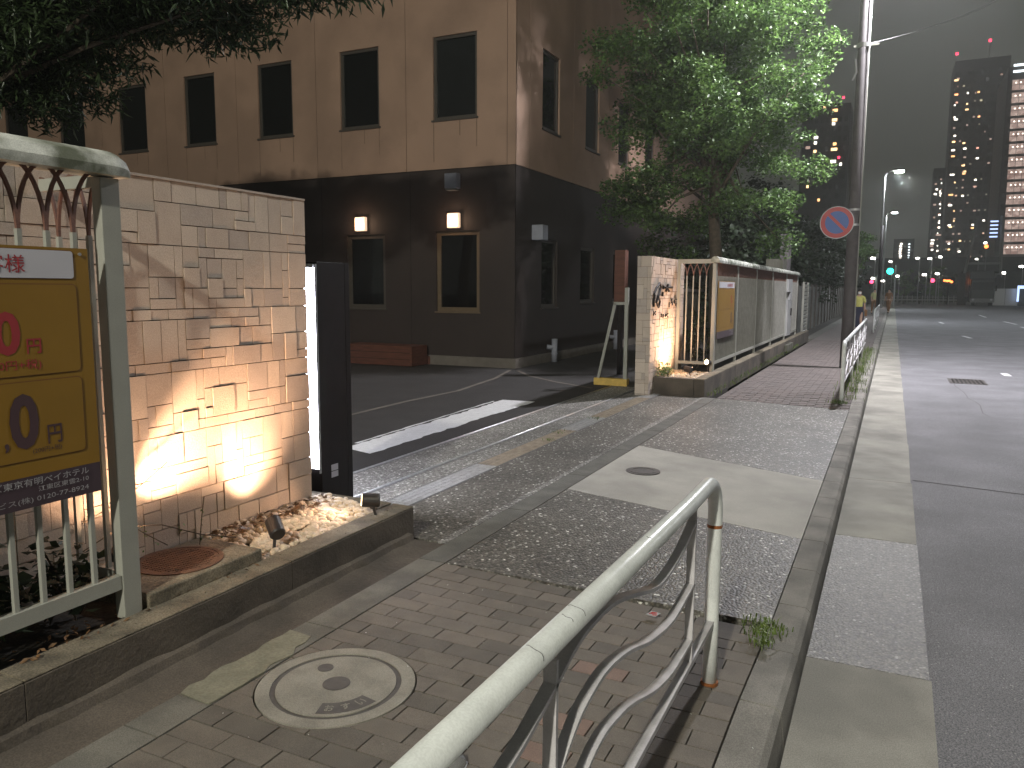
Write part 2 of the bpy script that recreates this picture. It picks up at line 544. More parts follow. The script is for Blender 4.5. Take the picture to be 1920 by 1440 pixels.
MB().prism([(-.452, 34), (-.277, 34), (-.277, 120), (-.452, 120)], -.2, 0).obj('kerb_run', 'kerb', kerb)
structure(MB().prism([(15.0, -40), (15.15, -40), (15.15, 119), (15.0, 119)], -.2, .01).obj('far_kerb', 'kerb'))

# pavement: sand bed, pavers one by one
pav = structure(MB().prism([(-2.455, -6), (-.456, -6), (-.456, 3.80), (-2.455, 3.80)], -.2, -.062).obj('pavement', 'mortar'))
PX, PY = .2275, .1095
mhc, mhr = (-1.945, 2.385), .318
pm = {}
row = 0
y0 = 3.80 - PY
cnt = 0
while y0 > 1.18:
    off = 0 if row % 2 else PX / 2
    x = -2.276 - off
    while x < -.46:
        a, b = max(x, -2.276) + .003, min(x + PX, -.457) - .003
        x += PX
        if b - a < .03: continue
        ya, yb = y0 + .003, y0 + PY - .003
        # lens of the manhole cut out of the pavers
        pts = [(a, ya), (b, ya), (b, yb), (a, yb)]
        ins = [math.hypot(px - mhc[0], py - mhc[1]) < mhr + .006 for px, py in pts]
        if all(ins): continue
        poly = pts
        if any(ins) or (a < mhc[0] < b and abs((ya + yb) / 2 - mhc[1]) < mhr + .05) or (abs(mhc[0] - (a + b) / 2) < mhr + .1 and ya - .01 < mhc[1] < yb + .01):
            poly = []
            dense = []
            for i in range(4):
                p, q = pts[i], pts[(i + 1) % 4]
                for t in range(10):
                    dense.append((p[0] + (q[0] - p[0]) * t / 10, p[1] + (q[1] - p[1]) * t / 10))
            for px, py in dense:
                d = math.hypot(px - mhc[0], py - mhc[1])
                R = mhr + .007
                if d < R:
                    # slide the point out to the ring, clamped inside the paver
                    an = math.atan2(py - mhc[1], px - mhc[0])
                    qx, qy = mhc[0] + R * math.cos(an), mhc[1] + R * math.sin(an)
                    if a - 1e-4 <= qx <= b + 1e-4 and ya - 1e-4 <= qy <= yb + 1e-4:
                        poly.append((qx, qy))
                else:
                    poly.append((px, py))
            if len(poly) < 3: continue
        z = random.uniform(-.0015, .0015)
        mk = random.choices(['paver', 'paver2', 'paver3'], [5, 3, 2])[0]
        cx, cy = (a + b) / 2, (ya + yb) / 2
        if (cx, cy) and (-1.15 < cx < -.72 and 2.25 < cy < 3.0 and random.random() < .22): mk = 'paver_red'
        if -.62 < cx and random.random() < .07: mk = 'paver_red'
        mb_ = MB().prism(poly, -.09, 0 + z)
        mb_.v = [(q[0], q[1], q[2] if q[2] < -.05 else q[2] - .046 * max(0, (q[0] + 2.278) / 1.82) * max(0, min(1, (q[1] - 2.9) / .9))) for q in mb_.v]
        me = mb_.mesh('paver', mk)
        o = inst(me, 'paver', pav, (0, 0, 0))
        if random.random() < .0: pass
        cnt += 1
    row += 1
    y0 -= PY
# nearer than the picture's lower edge: one sheet
MB().prism([(-2.276, -6), (-.457, -6), (-.457, y0 + PY), (-2.276, y0 + PY)], -.06, -.001).obj('paving_run', 'paver', pav)

# far pavement of the same pavers: small in the picture, joined
pav2 = structure(MB().prism([(-2.30, 11.66), (-.456, 11.66), (-.456, 118), (-2.30, 118)], -.2, -.062).obj('pavement', 'mortar'))
MT['paver_far'] = mat('paver_far', (0.135, 0.112, 0.105), .8, .15, 9, .2, 420, .25, 260)
MT['paver_far2'] = mat('paver_far_dark', (0.115, 0.097, 0.092), .8, .15, 9, .2, 420, .25, 260)
mb = MB()
row = 0
y0 = 11.67
while y0 < 27:
    off = 0 if row % 2 else PX / 2
    x = -2.28 - off
    while x < -.46:
        a, b = max(x, -2.28) + .004, min(x + PX, -.457) - .004
        x += PX
        if b - a > .03:
            mb.box(a, b, y0 + .004, y0 + PY - .004, -.09, random.uniform(-.002, .001) - .048 * max(0, (a + .1 + 2.278) / 1.82) * max(0, 1 - (y0 - 11.67) / 1.3), random.choice((0, 1)))
    row += 1; y0 += PY
mb.obj('pavers', ['paver_far', 'paver_far2'], pav2, kind='stuff')
MB().prism([(-2.28, y0), (-.457, y0), (-.457, 118), (-2.28, 118)], -.08, -.001).obj('paving_run', 'paver_far', pav2)
structure(MB().prism([(-2.6, 27.6), (-2.285, 27.6), (-2.285, 118), (-2.6, 118)], -.2, .0).obj('verge', 'strip_dark'))

# washed aggregate crossing, sloping to the dropped kerb
def zc(x): return -.002 - .050 * max(0, (x + 2.278) / 1.82)
cross = structure(MB().prism([(-2.455, 3.806), (-.455, 3.806), (-.455, 11.655), (-2.455, 11.655)], -.25, -.12).obj('crossing', 'mortar'))
def slab(name, mk, x0, x1, ya0, ya1, yb0, yb1, n=40, parent=cross):
    q_ = random.Random(int(ya0 * 1000) + 1)
    """x runs x0..x1; near edge y from ya0 (at x0) to ya1, far edge from yb0 to yb1"""
    V = []; F = []
    for i in range(n + 1):
        t = i / n
        x = x0 + (x1 - x0) * t
        for y in (ya0 + (ya1 - ya0) * t + q_.uniform(-.004, .003), yb0 + (yb1 - yb0) * t + q_.uniform(-.003, .004)):
            V += [(x, y, -.2), (x, y, zc(x))]
    for i in range(n):
        a = i * 4; b = a + 4
        F += [(a + 1, b + 1, b + 3, a + 3), (a, a + 2, b + 2, b), (a, b, b + 1, a + 1), (a + 2, a + 3, b + 3, b + 2)]
    F += [(0, 1, 3, 2), (n * 4, n * 4 + 2, n * 4 + 3, n * 4 + 1)]
    return MB().add(V, F).obj(name, mk, parent)
slab('slab', 'agg', -2.277, -.458, 3.812, 3.90, 5.72, 5.385)
slab('slab', 'concrete', -2.277, -.458, 5.726, 5.391, 7.70, 7.17)
slab('slab', 'agg', -2.277, -.458, 7.706, 7.176, 11.652, 11.652)

# border strip of concrete blocks between planter and pavement
st = structure(MB().prism([(-2.52, -6), (-2.282, -6), (-2.282, 11.66), (-2.52, 11.66)], -.2, -.022).obj('border', 'mortar'))
y = -1.2
while y < 11.6:
    L = 1.0 if y < 3.6 else 1.2
    mk = 'strip' if y < 3.7 else 'strip_dark'
    w = random.uniform(-.004, .004)
    MB().prism([(-2.455 + w, y + .004), (-2.281, y + .004), (-2.281, min(y + L, 11.65) - .004), (-2.455 - w, min(y + L, 11.65) - .004)], -.1, .001).obj('border_stone', mk, st)
    y += L
# cracked footing between planter and strip
mb = MB()
n = 60
V = []
rr = random.Random(3)
for i in range(n + 1):
    y = -2 + 6.05 * i / n
    j = rr.uniform(-.012, .012)
    V += [(-2.705, y, -.1), (-2.705, y, .052 + rr.uniform(-.006, .008)), (-2.668 + j * .6, y, .046 + j * .3), (-2.655 + j, y, .012), (-2.53 + j, y, -.004)]
F = []
for i in range(n):
    for q in range(5):
        a = i * 5 + q; b = i * 5 + (q + 1) % 5
        F.append((a, b, b + 5, a + 5))
structure(mb.add(V, F).obj('footing', 'planter'))
structure(MB().prism([(-2.72, -6), (-2.458, -6), (-2.458, 4.1), (-2.72, 4.1)], -.2, -.004).obj('footing_ground', 'planter'))
# irregular mortar patch on the strip beside the manhole
out = []
rr = random.Random(5)
for i in range(12): out.append((-2.288 - .03 * (i > 8) + rr.uniform(-.012, .012), 2.04 + .058 * i))
for i in range(12): out.append((-2.455 - rr.uniform(-.01, .02), 2.69 - .058 * i))
structure(MB().prism(out, -.01, .0055).obj('mortar_patch', 'patch'))

# entrance floor: washed aggregate with gate rails and a drain grating
ent = structure(MB().prism([(-4.21, 4.12), (-2.457, 4.12), (-2.457, 13.5), (-4.21, 13.5)], -.25, -.05).obj('entrance', 'mortar'))
for a, b in ((-4.135, -3.655), (-3.635, -3.375), (-3.135, -2.462)):
    y1 = 11.66 if a > -3.2 else 13.4
    MB().prism([(a, 4.125), (b, 4.125), (b, y1), (a, y1)], -.2, -.003).obj('floor_slab', 'agg2' if a < -3.2 else 'agg', ent)
MB().prism([(-2.52, 4.1), (-2.458, 4.1), (-2.458, 11.6), (-2.50, 11.6), (-2.53, 9), (-2.50, 7)], -.1, .0012).obj('worn_edge', 'agg2', ent)
for nm, x in (('gate_rail', -3.645), ('gate_rail', -4.145)):
    t = thing(nm, 'steel guide rail in the entrance floor ' + ('beside the drain grating' if x > -4 else 'at the edge of the dark asphalt'), 'gate track', (x, 8.5, 0), 'guide rails of the rolling gate')
    MB().tube([(x, 4.2, .0), (x, 13.3, .0)], .011, 8).obj('rail_head', 'galv', t, smooth=True)
    MB().box(x - .03, x + .03, 4.2, 13.3, -.03, .0005).obj('rail_bed', 'grey_metal', t)
# drain: each length is a frame with cross bars
dr = thing('drain', 'long row of slotted steel drain gratings across the entrance', 'drain', (-3.25, 8, 0))
MB().box(-3.372, -3.36, 4.2, 13.2, -.1, .002).box(-3.148, -3.136, 4.2, 13.2, -.1, .002).obj('drain_frame', 'grey_metal', dr)
MB().box(-3.36, -3.148, 4.2, 13.2, -.2, -.06).obj('channel', 'black', dr)
bm1 = MB()
for k_ in range(4):
    xa = -.104 + k_ * .0535
    bm1.box(xa, xa + .040, 0, .994, -.02, -.002)
    for i in range(44):
        bm1.box(xa + .001, xa + .039, i * .0225 + .002, i * .0225 + .013, -.002, .0018)
    if k_ < 3:
        for i in range(22):
            bm1.box(xa + .040, xa + .0535, i * .045 + .004, i * .045 + .016, -.02, -.003)
gm = bm1.mesh('grating', 'galv'); gr = bm1.mesh('grating', 'galv_rust')
for i in range(9):
    inst(gr if i in (2, 3, 5, 6) else gm, 'grating', dr, (-3.254, 4.2 + i, 0))
settle(dr)
# weathered crossing white line, flaked edges
rr = random.Random(11)
pts = []
for i in range(40):
    t = i / 39
    pts.append((-4.52 - .03 * t + rr.uniform(-.03, .014), 6.14 + 3.98 * t))
for i in range(40):
    t = 1 - i / 39
    pts.append((-4.90 - .13 * t + rr.uniform(-.03, .02) , 6.26 + 3.82 * t))
structure(MB().prism(pts, -.011, -.0075).obj('white_line', 'white_line'))
pts = []
for i in range(24):
    t = i / 23
    pts.append((-4.955 - .13 * t + rr.uniform(-.012, .004), 6.5 + 3.4 * t))
for i in range(24):
    t = 1 - i / 23
    pts.append((-4.985 - .13 * t + rr.uniform(-.008, .012), 6.5 + 3.4 * t))
structure(MB().prism(pts, -.011, -.0078).obj('white_line_edge', 'white_line'))
# pale curved edging laid in the asphalt
def ribbon(name, pts, w, z, mk, **k):
    P = [Vector((p[0], p[1], 0)) for p in pts]
    V = []; F = []
    for i, p in enumerate(P):
        t = (P[min(i + 1, len(P) - 1)] - P[max(i - 1, 0)]).normalized()
        s_ = Vector((t.y, -t.x, 0)) * w / 2
        V += [tuple(p + s_ + Vector((0, 0, z))), tuple(p - s_ + Vector((0, 0, z)))]
    for i in range(len(P) - 1):
        F.append((2 * i, 2 * i + 1, 2 * i + 3, 2 * i + 2))
    return MB().add(V, F).obj(name, mk, **k)
ribbon('edging_line', [(-6.1, 5), (-6.15, 7.9), (-6.19, 9.26), (-6.12, 10.64), (-6.4, 12.5), (-6.79, 13.9)], .07, -.006, 'pale_base', kind='structure')
ribbon('edging_line', [(-6.6, 13.85), (-6.0, 13.1), (-5.24, 12.5), (-4.35, 11.95)], .07, -.006, 'pale_base', kind='structure')
# road markings
for a, b in (((2.514, 34.74), (2.676, 33.14)), ((5.786, 52.5), (5.898, 48.25)), ((2.4, 49.6), (2.5, 47.5)), ((5.70, 45.1), (5.72, 43.0)), ((2.2, 19.3), (2.22, 18.7)), ((5.6, 60), (5.7, 66))):
    ribbon('lane_marking', [a, b], .14, -.126, 'white_line', kind='structure')
# joint and patch lines of the road surface
rc = random.Random(44)
for x0, y0_, dx, dy, nn_ in ((.9, 3.2, .10, .42, 12), (2.2, 9.5, .22, .30, 14), (1.3, 12.5, -.05, .5, 12), (3.2, 14, .35, .28, 12)):
    P_ = [(x0, y0_)]
    for i in range(nn_): P_.append((P_[-1][0] + dx * rc.uniform(-.6, 1.4), P_[-1][1] + dy * rc.uniform(.5, 1.3)))
    ribbon('road_crack', P_, .006, -.1284, 'mortar', kind='structure')
ribbon('road_seam', [(.26, 7.9), (2.5, 7.55), (8, 7.2)], .018, -.1275, 'mortar', kind='structure')

# ================================================================== STONE TILED WALLS
def ashlar(W_, H_, seed, band=6):
    """bands of interlocking blocks, squares and uprights more than flat strips"""
    r = random.Random(seed)
    sizes = [(4, 2), (2, 4), (3, 2), (2, 3), (2, 2), (3, 3), (4, 3), (3, 4), (1, 3), (1, 4), (1, 2), (3, 1), (4, 1), (2, 1)]
    wts = [5, 9, 8, 12, 9, 9, 5, 5, 9, 4, 5, 4, 2, 2]
    out = []
    for b0 in range(0, H_, band):
        occ = [[False] * W_ for _ in range(band)]
        for blk in range(0, W_, 7):
            cells = [(c, q) for c in range(blk, min(blk + 7, W_)) for q in range(band)]
            if r.random() < .65:
                cells.sort(key=lambda t: (t[1], t[0]))
            for c, q in cells:
                if occ[q][c]: continue
                best = None
                for _ in range(120):
                    w, h = r.choices(sizes, wts)[0]
                    if c + w > W_ or q + h > band or b0 + q + h > H_: continue
                    if any(occ[q + jj][c + ii] for ii in range(w) for jj in range(h)): continue
                    best = (w, h); break
                w, h = best or (1, 1)
                for ii in range(w):
                    for jj in range(h): occ[q + jj][c + ii] = True
                out.append((c, b0 + q, w, h))
    return out

CH = .0533; CW = .052
wt = thing('tiled_wall', 'tall near gate wall clad in beige stone tiles, washed by ground spotlights', 'wall', (-3.4, 3, 0))
MB().box(-3.46, -3.297, 1.70, 3.82, -.1, 2.13).obj('wall_core', 'tile_back', wt)
MB().box(-3.46, -3.28, 1.70, 3.832, 2.13, 2.142).obj('coping', 'tile2', wt)
tm = {}
rt_ = random.Random(21)
tiles = ashlar(41, 36, 4)
rest = MB()
for c, r, w, h in tiles:
    mk = rt_.choices(['tile1', 'tile2', 'tile3'], [6, 3, 3])[0]
    key = (w, h, mk)
    if key not in tm:
        g = .0023
        tm[key] = MB().box(-.02, 0, g, w * CW - g, g, h * CH - g).mesh('tile', mk)
    d = rt_.choice((0, 0, .001, .0015, .0025, .004, .006))
    if c + w > 29:
        g = .0018
        rest.box(-3.308 + d, -3.288 + d, 3.832 - (c + w) * CW + g, 3.832 - c * CW - g, 2.13 - (r + h) * CH + g, 2.13 - r * CH - g, {'tile1': 0, 'tile2': 1, 'tile3': 2}[mk]); continue
    inst(tm[key], 'tile', wt, (-3.288 + d, 3.832 - (c + w) * CW, 2.13 - (r + h) * CH))
rest.obj('tiles', ['tile1', 'tile2', 'tile3'], wt, kind='stuff')
settle(wt)

wf = thing('tiled_wall', 'far gate pillar wall of stone tiles with dark metal lettering, lit warm from below', 'wall', (-3.38, 12, 0))
MB().box(-3.478, -3.272, 11.462, 13.5, -.1, 2.095).obj('wall_core', 'tile_back', wf)
mb = MB()
rt_ = random.Random(8)
for c, r, w, h in ashlar(39, 39, 9):
    d = rt_.choice((0, .002, .004, .008))
    g = .003
    mb.box(-3.28, -3.262 + d, 11.455 + c * .0525 + g, 11.455 + (c + w) * .0525 - g, 2.10 - (r + h) * .0533 + g, 2.10 - r * .0533 - g, rt_.choices((0, 1, 2), (6, 3, 3))[0])
for c, r, w, h in ashlar(4, 39, 19):
    d = rt_.choice((0, .002, .004))
    g = .002
    mb.box(-3.475 + c * .0525 + g, -3.475 + (c + w) * .0525 - g, 11.452 - d, 11.468, 2.10 - (r + h) * .0533 + g, 2.10 - r * .0533 - g, rt_.choices((0, 1, 2), (4, 5, 3))[0])
mb.obj('tiles', ['tile1', 'tile2', 'tile3'], wf, kind='stuff')
strokes = [[(11.55, 1.34), (11.56, 1.54), (11.68, 1.63), (11.87, 1.7), (11.93, 1.63), (11.78, 1.5)],
           [(11.78, 1.5), (11.7, 1.41), (11.82, 1.33), (11.89, 1.42), (11.8, 1.48)], [(12.09, 1.66), (12.07, 1.61)], [(12.05, 1.56), (12.03, 1.5)],
           [(12.24, 1.58), (12.35, 1.68), (12.3, 1.62), (12.42, 1.58)], [(12.18, 1.63), (12.63, 1.64)], [(12.47, 1.4), (12.45, 1.32)],
           [(12.62, 1.45), (12.57, 1.38), (12.69, 1.4), (12.66, 1.35)], [(12.94, 1.44), (12.78, 1.43), (12.78, 1.38), (12.91, 1.38), (12.88, 1.34)],
           [(11.55, 1.28), (11.56, 1.21)], [(11.67, 1.27), (11.58, 1.25), (11.67, 1.22)], [(12.0, 1.23), (11.99, 1.17)], [(12.11, 1.22), (12.11, 1.16)],
           [(12.26, 1.21), (12.23, 1.17)], [(12.4, 1.22), (12.3, 1.2), (12.41, 1.16)]]
for i, s_ in enumerate(strokes):
    MB().tube([(-3.238, a, b) for a, b in s_], .018 if i < 6 else .010, 6).obj('letter', 'black', wf)

# ================================================================== PLANTERS
pl = thing('planter', 'low weathered concrete planter wall running beside the near pavement, pebbles behind it', 'planter', (-2.78, 2, 0))
for a, b in ((-2.0, .42), (.4215, 1.60), (1.6015, 2.98), (2.9815, 4.118)):
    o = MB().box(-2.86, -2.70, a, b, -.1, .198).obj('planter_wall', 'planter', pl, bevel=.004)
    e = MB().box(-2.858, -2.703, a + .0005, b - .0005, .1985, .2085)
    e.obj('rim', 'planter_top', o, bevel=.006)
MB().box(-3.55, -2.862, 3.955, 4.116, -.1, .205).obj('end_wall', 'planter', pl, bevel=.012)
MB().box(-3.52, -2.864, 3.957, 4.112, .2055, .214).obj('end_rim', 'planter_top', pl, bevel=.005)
MB().prism([(-3.29, -2), (-2.862, -2), (-2.862, 3.953), (-3.29, 3.953)], -.1, .185).obj('soil', 'earth', pl)

pf = thing('planter', 'long low concrete planter wall under the white fence beyond the entrance', 'planter', (-2.55, 20, 0))
for a, b in ((11.70, 14.3), (14.305, 17.2), (17.205, 20.1), (20.105, 23.0), (23.005, 27.8)):
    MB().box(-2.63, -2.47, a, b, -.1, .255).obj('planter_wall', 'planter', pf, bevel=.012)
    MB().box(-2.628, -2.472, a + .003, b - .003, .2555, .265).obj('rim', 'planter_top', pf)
MB().box(-3.28, -2.632, 11.70, 11.84, -.1, .262).obj('end_wall', 'planter', pf, bevel=.012)
MB().prism([(-3.27, 11.842), (-2.633, 11.842), (-2.633, 27.7), (-3.27, 27.7)], -.1, .20).obj('soil', 'earth', pf)

# pebbles: squashed low-poly stones
def pebbles(name, x0, x1, y0, y1, z0, z1, n, smin, smax, seed, avoid=None, mk='pebble', **k):
    r = np.random.default_rng(seed)
    ico = bmesh.new(); bmesh.ops.create_icosphere(ico, subdivisions=2, radius=1)
    bv = np.array([v.co[:] for v in ico.verts]); bf = [[v.index for v in f.verts] for f in ico.faces]; ico.free()
    V = []; F = []
    nv = len(bv); c = 0
    for i in range(n):
        x, y = r.uniform(x0, x1), r.uniform(y0, y1)
        if avoid and avoid(x, y): continue
        t = (x - x0) / (x1 - x0)
        z = z1 + (z0 - z1) * t + r.uniform(-.012, .008)
        s_ = r.uniform(smin, smax) * np.array([r.uniform(.75, 1.3), r.uniform(.7, 1.1), r.uniform(.45, .7)])
        an = r.uniform(0, PI)
        q = bv * (1 + .12 * np.sin(bv[:, [1]] * 3 + r.uniform(0, 6))) * s_
        tl = r.uniform(-.5, .5)
        q = np.c_[q[:, 0], q[:, 1] * math.cos(tl) - q[:, 2] * math.sin(tl), q[:, 1] * math.sin(tl) + q[:, 2] * math.cos(tl)]
        q = np.c_[q[:, 0] * math.cos(an) - q[:, 1] * math.sin(an), q[:, 0] * math.sin(an) + q[:, 1] * math.cos(an), q[:, 2]]
        V.append(q + [x, y, z]); F += [[a + c * nv for a in f] for f in bf]; c += 1
    mb = MB(); mb.v = [tuple(p) for p in np.vstack(V)]; mb.f = F; mb.mi = [0] * len(F)
    return mb.obj(name, mk, smooth=True, **k)
pebbles('pebbles', -3.28, -2.87, 2.55, 3.95, .195, .265, 1300, .014, .033, 2, avoid=lambda x, y: y < 2.95 and x > -3.29 + .0 and y < 2.93,
        label='pale rounded pebbles heaped between the lit tiled wall and the near planter rim', cat='pebbles', kind='stuff')
pebbles('pebbles', -3.25, -2.65, 11.86, 12.95, .24, .26, 700, .012, .03, 3, label='pale pebbles in the far planter below the lettered pillar', cat='pebbles', kind='stuff')
pebbles('grit', -2.86, -2.72, 1.2, 4.1, .214, .214, 60, .002, .005, 31, mk='planter_top', label='bits of grit and dry debris on the planter rim', cat='grit', kind='stuff')
def litter(name, x0, x1, y0, y1, zf, n, s0, s1, seed, mk, **k):
    r = random.Random(seed); mb = MB()
    for i in range(n):
        x, y = r.uniform(x0, x1), r.uniform(y0, y1); z = zf(x, y); s_ = r.uniform(s0, s1); an = r.uniform(0, 6)
        d = Vector((math.cos(an), math.sin(an), r.uniform(-.3, .5))) * s_; e_ = Vector((-math.sin(an), math.cos(an), r.uniform(0, .6))) * s_ * .4
        p = Vector((x, y, z + .003))
        mb.add([p - d, p - e_, p + d, p + e_ + Vector((0, 0, s_ * .2))], [(0, 1, 2), (0, 2, 3)])
    return mb.obj(name, mk, **k)
litter('dry_leaves', -3.27, -3.1, 2.95, 3.9, lambda x, y: .275, 150, .012, .03, 9, 'dry', label='dry brown leaves along the foot of the lit tiled wall', cat='leaves', kind='stuff')
litter('dead_leaves', -2.95, -2.8, 1.0, 2.9, lambda x, y: .212, 130, .008, .022, 10, 'dry', label='dead leaves and twigs along the near planter rim under the fence', cat='leaves', kind='stuff')
litter('pale_chips', -2.2, -.3, 1.4, 3.7, lambda x, y: .001, 40, .002, .006, 12, 'mask', label='tiny pale chips scattered on the brown pavers', cat='litter', kind='stuff')

# handhole cover in a small concrete block inside the near planter
hh = thing('handhole', 'round rusty iron cover set in a concrete block between fence post and lit wall', 'cover', (-3.05, 2.6, .2))
MB().box(-3.276, -2.84, 2.24, 2.92, .1, .272).obj('block', 'planter_top', hh, bevel=.01)
mb = MB().disc((-3.07, 2.60), .205, .26, .277, 40, 0, .185).disc((-3.07, 2.60), .183, .26, .2755, 40)
mb.obj('cover_ring', 'rust_iron', hh)
mb = MB()
for i in range(-9, 10):
    for j in range(-9, 10):
        px, py = i * .019 + (j % 2) * .009, j * .019
        if px * px + py * py < .165 ** 2:
            mb.box(-3.07 + px - .006, -3.07 + px + .006, 2.60 + py - .0025, 2.60 + py + .0025, .275, .2785)
mb.obj('cover_tread', 'rust_iron', hh)
for q in ((-3.12, 2.72), (-2.97, 2.50)):
    MB().disc(q, .012, .27, .2765, 10).obj('lift_hole', 'black', hh)

# ground spotlights
def spot_body(t, base, head, aim, r, L):
    b = Vector(base); h = Vector(head); a = (Vector(aim) - h).normalized()
    MB().tube([h - a * L / 2, h - a * (L / 2 - .008), h + a * (L / 2 - .002), h + a * L / 2], [r * .86, r, r, r * .98], 20).obj('lamp_head', 'lampblack', t, smooth=False)
    MB().tube([b, b + (h - b) * .5, h - a * L * .2], .009, 8).obj('stake', 'lampblack', t)
    MB().tube([h + a * (L / 2 + .0005), h + a * (L / 2 + .003)], r * .82, 20).obj('lens', MT['glow_warm'], t)
MT['glow_warm'] = glow('warm_lens', (1.0, .72, .38), 14)
WARM = (1.0, .60, .36)
t = thing('spotlight', 'black ground spotlight at the pebble edge, tilted up at the tiled wall', 'spotlight', (-2.90, 3.10, .2))
spot_body(t, (-2.895, 3.06, .2), (-2.925, 3.11, .315), (-3.28, 3.33, .55), .043, .11)
spot('warm_beam', (-2.985, 3.17, .375), (-3.28, 3.29, .62), 75, 72, 1.0, .02, WARM, t)
spot('warm_spill', (-3.0, 3.17, .40), (-3.12, 3.25, 2.0), 33, 165, 1.0, .03, WARM, t)
t = thing('spotlight', 'black ground spotlight at the planter corner, facing left along the wall', 'spotlight', (-2.82, 3.85, .2))
spot_body(t, (-2.80, 3.85, .2), (-2.83, 3.84, .30), (-3.25, 3.55, .33), .043, .11)
spot('warm_beam', (-2.905, 3.79, .33), (-3.1, 3.50, .25), 9, 110, 1.0, .03, WARM, t)
t = thing('spotlight', 'ground spotlight hidden behind the fence post, washing the left of the tiled wall', 'spotlight', (-2.96, 2.3, .2))
spot_body(t, (-3.03, 2.225, .2), (-3.05, 2.25, .42), (-3.28, 2.80, .80), .03, .06)
spot('warm_beam', (-3.065, 2.34, .48), (-3.28, 2.90, .80), 330, 50, 1.0, .02, WARM, t)
spot('warm_spill', (-3.065, 2.30, .46), (-3.10, 2.7, 2.0), 38, 165, 1.0, .03, WARM, t)
t = thing('spotlight', 'small dark spotlight on the far planter pebbles', 'spotlight', (-2.8, 12.15, .25))
spot_body(t, (-2.79, 12.15, .25), (-2.82, 12.15, .36), (-3.25, 12.3, .40), .05, .11)
spot('warm_beam', (-2.90, 12.2, .42), (-3.27, 12.3, .9), 100, 160, 1.0, .03, WARM, t)
t = thing('spotlight', 'bright lit spotlight at the foot of the far fence corner post', 'spotlight', (-2.66, 12.7, .3))
spot_body(t, (-2.66, 12.8, .28), (-2.66, 12.82, .42), (-2.9, 12.2, .55), .045, .09)
spot('warm_beam', (-2.70, 12.68, .47), (-3.27, 12.2, 1.1), 110, 165, 1.0, .04, WARM, t)

# ================================================================== SIGN TOTEM
MT['glow_white'] = glow('white_light_panel', (.86, .88, 1.0), 22)
tt = thing('light_totem', 'black sign pillar with a glowing white strip standing beside the lit tiled wall', 'sign pillar', (-3.7, 4.27, 0))
MB().box(-4.02, -3.45, 4.13, 4.42, -.01, 1.775).obj('cabinet', 'black', tt, bevel=.004)
MB().box(-4.0, -3.460, 4.118, 4.128, .37, 1.735).obj('light_panel', MT['glow_white'], tt)
MB().box(-4.0, -3.50, 4.422, 4.432, .37, 1.735).obj('light_panel', MT['glow_white'], tt)
MB().box(-3.462, -3.45, 4.4215, 4.47, .03, 1.775).box(-4.02, -3.462, 4.4215, 4.47, 1.75, 1.775).obj('glow_lip', 'black', tt)  # lip added to keep the rear panel's glow out of view
MB().box(-3.459, -3.4515, 4.114, 4.129, .34, 1.76).box(-4.02, -3.472, 4.112, 4.129, 1.737, 1.76).obj('panel_trim', 'galv', tt)
MB().box(-3.449, -3.4465, 4.228, 4.30, .335, .378).obj('sticker', 'sign_white', tt)
MB().box(-3.449, -3.4465, 4.228, 4.30, .288, .329).obj('sticker', 'sign_white', tt)
MB().box(-4.1, -3.36, 4.12, 4.5, -.05, .03).obj('plinth', 'pale_base', tt)

# ================================================================== FENCES
def fence_bar(mb, y, x, z0, z1): mb.box(x - .009, x + .009, y - .009, y + .009, z0, z1)
MT['white_dim'] = mat('dim_white_paint', (0.26, 0.255, 0.23), .5, .2, 9, .08, 200)  # darker copy of the white paint for the far fence bars
barm2 = MB().box(-.009, .009, -.009, .009, 0, 1.42).mesh('bar', 'white_dim')
barm = MB().box(-.009, .009, -.009, .009, 0, 1.42).mesh('bar', 'white_paint')
def arch_mesh(sp, zlow, zhigh):
    mb = MB()
    for s_ in (-1, 1):
        pts = []
        for i in range(9):
            t = i / 8
            pts.append((0, s_ * sp * (1 - math.cos(t * PI / 2)) ** .9 if t else 0, zlow + (zhigh - zlow) * math.sin(t * PI / 2) ** .95 if t < 1 else zhigh))
        mb.bar(pts, .012, .012, (1, 0, 0))
    return mb.mesh('arch', 'bracket')
archm = arch_mesh(.107, 0, .255)
fn = thing('fence', 'near white steel fence with arch tops and rounded cap rail, carrying the large yellow sign', 'fence', (-2.87, 1, .2))
MB().box(-2.905, -2.85, 2.125, 2.212, .20, 2.035).obj('post', 'white_paint', fn, bevel=.004)
def cap_rail(xc, ya, yb, round_end, parent):
    prof = [(-.068, 0), (-.072, .035), (-.055, .075), (-.02, .098), (.02, .098), (.055, .075), (.072, .035), (.068, 0)]
    V = []; F = []
    ys = [ya] + [yb - .09 + .09 * math.sin(i * PI / 10) for i in range(6)]
    n = len(prof)
    for i, yy in enumerate(ys):
        sc = 1 if i == 0 else math.cos((i - 1) * PI / 10) * .35 + .65
        zs = 1 if i == 0 else max(.25, math.cos((i - 1) * PI / 10) ** .5)
        V += [(xc + a * sc, yy, 2.04 + b * zs) for a, b in prof]
    for i in range(len(ys) - 1):
        for j in range(n):
            a = i * n + j; b = i * n + (j + 1) % n
            F.append((a, b, b + n, a + n))
    F += [tuple(range(n)), tuple(range((len(ys) - 1) * n + n - 1, (len(ys) - 1) * n - 1, -1))]
    return MB().add(V, F).obj('cap_rail', 'grime_paint', parent, smooth=False)
cap_rail(-2.87, -1.5, 2.245, True, fn)
MB().box(-2.895, -2.853, -1.5, 2.122, .335, .395).obj('bottom_rail', 'white_paint', fn)
MB().box(-2.90, -2.845, -.08, -.01, .20, 2.035).obj('post', 'white_paint', fn)
y = 2.015
